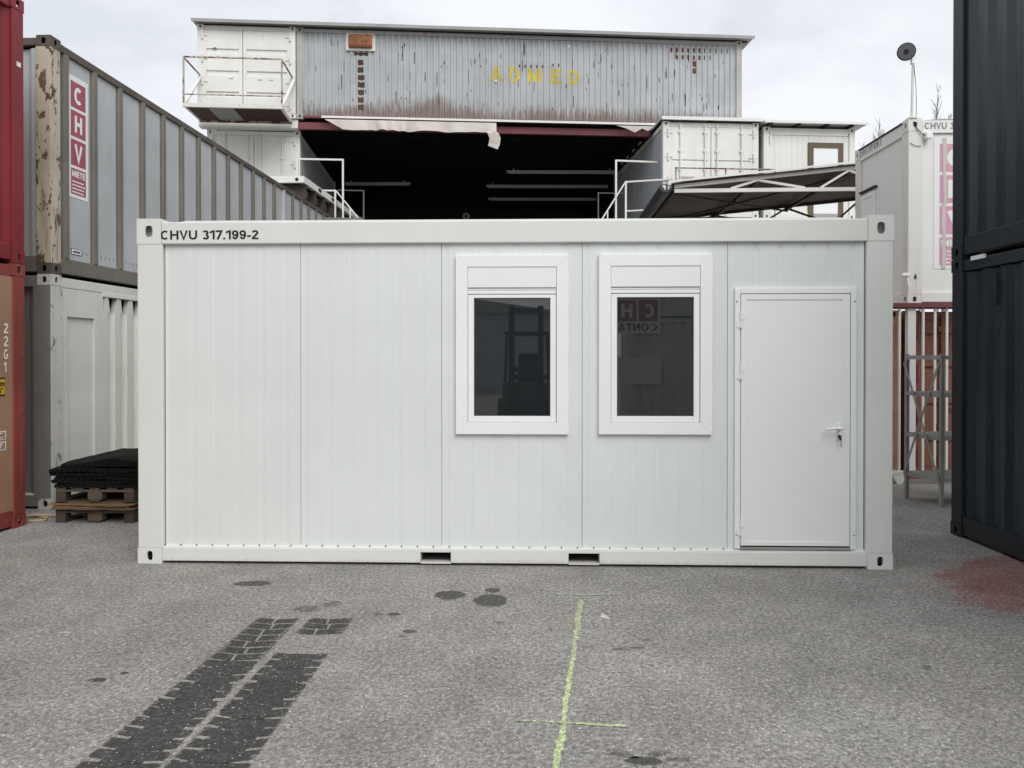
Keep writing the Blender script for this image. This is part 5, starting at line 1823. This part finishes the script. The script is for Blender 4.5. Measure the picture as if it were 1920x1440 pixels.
# ------------------------------------------------------------------ bare trees far behind
def bare_tree(label, loc, hgt, seed):
    r = thing('bare_tree', label, 'tree', loc, 0, 'bare trees behind the yard')
    rnd = random.Random(seed)
    tk, cr_ = MB(), MB()
    n = 10
    p = Vector((0, 0, 0))
    pts = [p.copy()]
    for i in range(n):
        p = p + Vector((rnd.uniform(-.12, .12), rnd.uniform(-.12, .12), hgt / n))
        pts.append(p.copy())
    for i in range(n):
        tk.tube(pts[i], pts[i + 1], 0.17 * (1 - i / n) + 0.012, 0.17 * (1 - (i + 1) / n) + 0.012, n=6, cap=False)
    for b in range(95):
        t = rnd.uniform(0.25, 0.985)
        q = t * n
        i = min(int(q), n - 1)
        s = pts[i].lerp(pts[i + 1], q - i)
        a = rnd.uniform(0, 6.28)
        ln = (1 - t) * hgt * 0.26 * rnd.uniform(0.6, 1.1) + 0.35
        d = Vector((math.cos(a) * 0.42, math.sin(a) * 0.42, 1)).normalized()
        e = s + d * ln
        rr = 0.028 * (1.1 - t) + 0.010
        m_ = s.lerp(e, 0.5) + Vector((rnd.uniform(-.06, .06), rnd.uniform(-.06, .06), -0.05 * ln))
        cr_.tube(s, m_, rr, rr * 0.7, n=4, cap=False)
        cr_.tube(m_, e, rr * 0.7, 0.004, n=4, cap=False)
        for k in range(4):
            u = s.lerp(e, rnd.uniform(0.3, 0.95))
            a2 = rnd.uniform(0, 6.28)
            d2 = (d + Vector((math.cos(a2), math.sin(a2), 0.2)) * 0.6).normalized()
            cr_.tube(u, u + d2 * ln * rnd.uniform(0.2, 0.45), rr * 0.5, 0.003, n=3, cap=False)
    tk.build('trunk', 'bark', r)
    cr_.build('crown', 'bark', r)
    return r


for i, (px, y, h_, lab) in enumerate(((24.7, 45, 17.3, 'tallest bare tree above the white cabin roof'), (25.9, 46, 15.9, 'bare tree half hidden by the dark containers'),
                                      (21.25, 45.5, 15.5, 'bare tree left of the lamp pole, taller of the far group'), (20.5, 47, 14.6, 'thin bare tree nearest to the white office unit'),
                                      (22.6, 49, 15.2, 'bare tree just showing over the cabin side roof'), (24.0, 50, 16.2, 'slender bare tree behind the tallest one'))):
    bare_tree(lab, (px, y, 0), h_, 20 + i)

# ------------------------------------------------------------------ yard behind the camera (seen mirrored in the window panes)
wb = thing('warehouse', 'low light grey warehouse mirrored in the left window pane', 'warehouse', (-14.0, -22.0, 0), 0)
MB().box(0, -10, 0, 14.6, 0, 3.5).build('wall', 'building_grey', wb)
MB().prism([(-0.3, 3.5), (14.9, 3.5), (7.3, 4.6)], 'y', -10.2, 0.2).build('roof', 'roof_grey', wb)
bk = std_container('shipping_container', 'white container with red letters sign mirrored in the right window pane, lower', (8.1, -6.6, 0), 181.0, L20, 2.438, 2.585, 'old_white', 'old_white', group='containers behind the camera')
bk2 = std_container('shipping_container', 'white container mirrored at the top of the right window pane', (8.1, -6.6, 2.591), 181.0, L20, 2.438, 2.585, 'old_white', 'old_white', group='containers behind the camera')
# the side facing the yard is local y = 0 (rotated by 180 degrees): x runs towards -X
xs0 = 8.1 - 2.85
DZ = -0.30
s = MB().box(xs0, -0.015, -0.10 + DZ, xs0 + 2.2, -0.006, 0.78 + DZ).build('company_sign', 'sign_white', bk2)
for i, ch in enumerate('CHV'):
    x0 = xs0 + 0.06 + i * 0.52
    MB().box(x0, -0.018, 0.20 + DZ, x0 + 0.47, -0.0155, 0.72 + DZ).build('sign_field', 'sign_red', s)
    put_text(ch, x0 + 0.10, 0.29 + DZ, 0.27, 0.34, -0.0195, 'sign_white', s, bold=0.03)
put_text('CONTAINER', xs0 + 0.08, -0.04 + DZ, 1.55, 0.19, -0.0175, 'black_print', s, bold=0.02)
MB().box(xs0 - 0.02, -0.004, 0.95, xs0 + 1.0, 0.012, 1.6).build('wall_panel', 'hall_white', bk)

fk = thing('forklift', 'dark forklift truck mirrored in the left window pane', 'forklift', (-0.35, -4.6, 0), 0)
MB().box(-0.55, -2.2, 0.35, 0.55, -0.25, 1.05).box(-0.5, -2.45, 0.4, 0.5, -2.2, 1.2).build('body', 'forklift_yellow', fk, 0.05)
MB().box(-0.25, -1.5, 1.05, 0.25, -1.0, 1.15).box(-0.25, -1.6, 1.15, 0.25, -1.5, 1.7).build('seat', 'lamp_dark', fk, 0.03)
for x in (-0.5, 0.5):
    for y in (-2.0, -0.45):
        MB().bar((x, y, 1.0), (x * 0.9, y * 0.95, 2.15), 0.06, 0.06).build('guard_post', 'lamp_dark', fk)
MB().box(-0.52, -2.0, 2.12, 0.52, -0.4, 2.2).build('overhead_guard', 'lamp_dark', fk, 0.02)
for x in (-0.32, 0.32):
    MB().box(x - 0.06, -0.10, 0.08, x + 0.06, 0.06, 2.75).build('mast_rail', 'lamp_dark', fk)
    MB().box(x * 0.8 - 0.05, 0.12, 0.06, x * 0.8 + 0.05, 1.15, 0.10).build('fork', 'lamp_dark', fk)
MB().box(-0.5, 0.07, 0.1, 0.5, 0.11, 0.55).box(-0.35, -0.05, 1.3, 0.35, 0.0, 1.4).box(-0.35, -0.05, 2.6, 0.35, 0.0, 2.7).build('carriage', 'lamp_dark', fk)
for x in (-0.55, 0.55):
    for y, rr in ((-0.55, 0.34), (-1.95, 0.27)):
        MB().tube((x - 0.1, y, rr), (x + 0.1, y, rr), rr, n=20).build('wheel', 'tyre', fk)
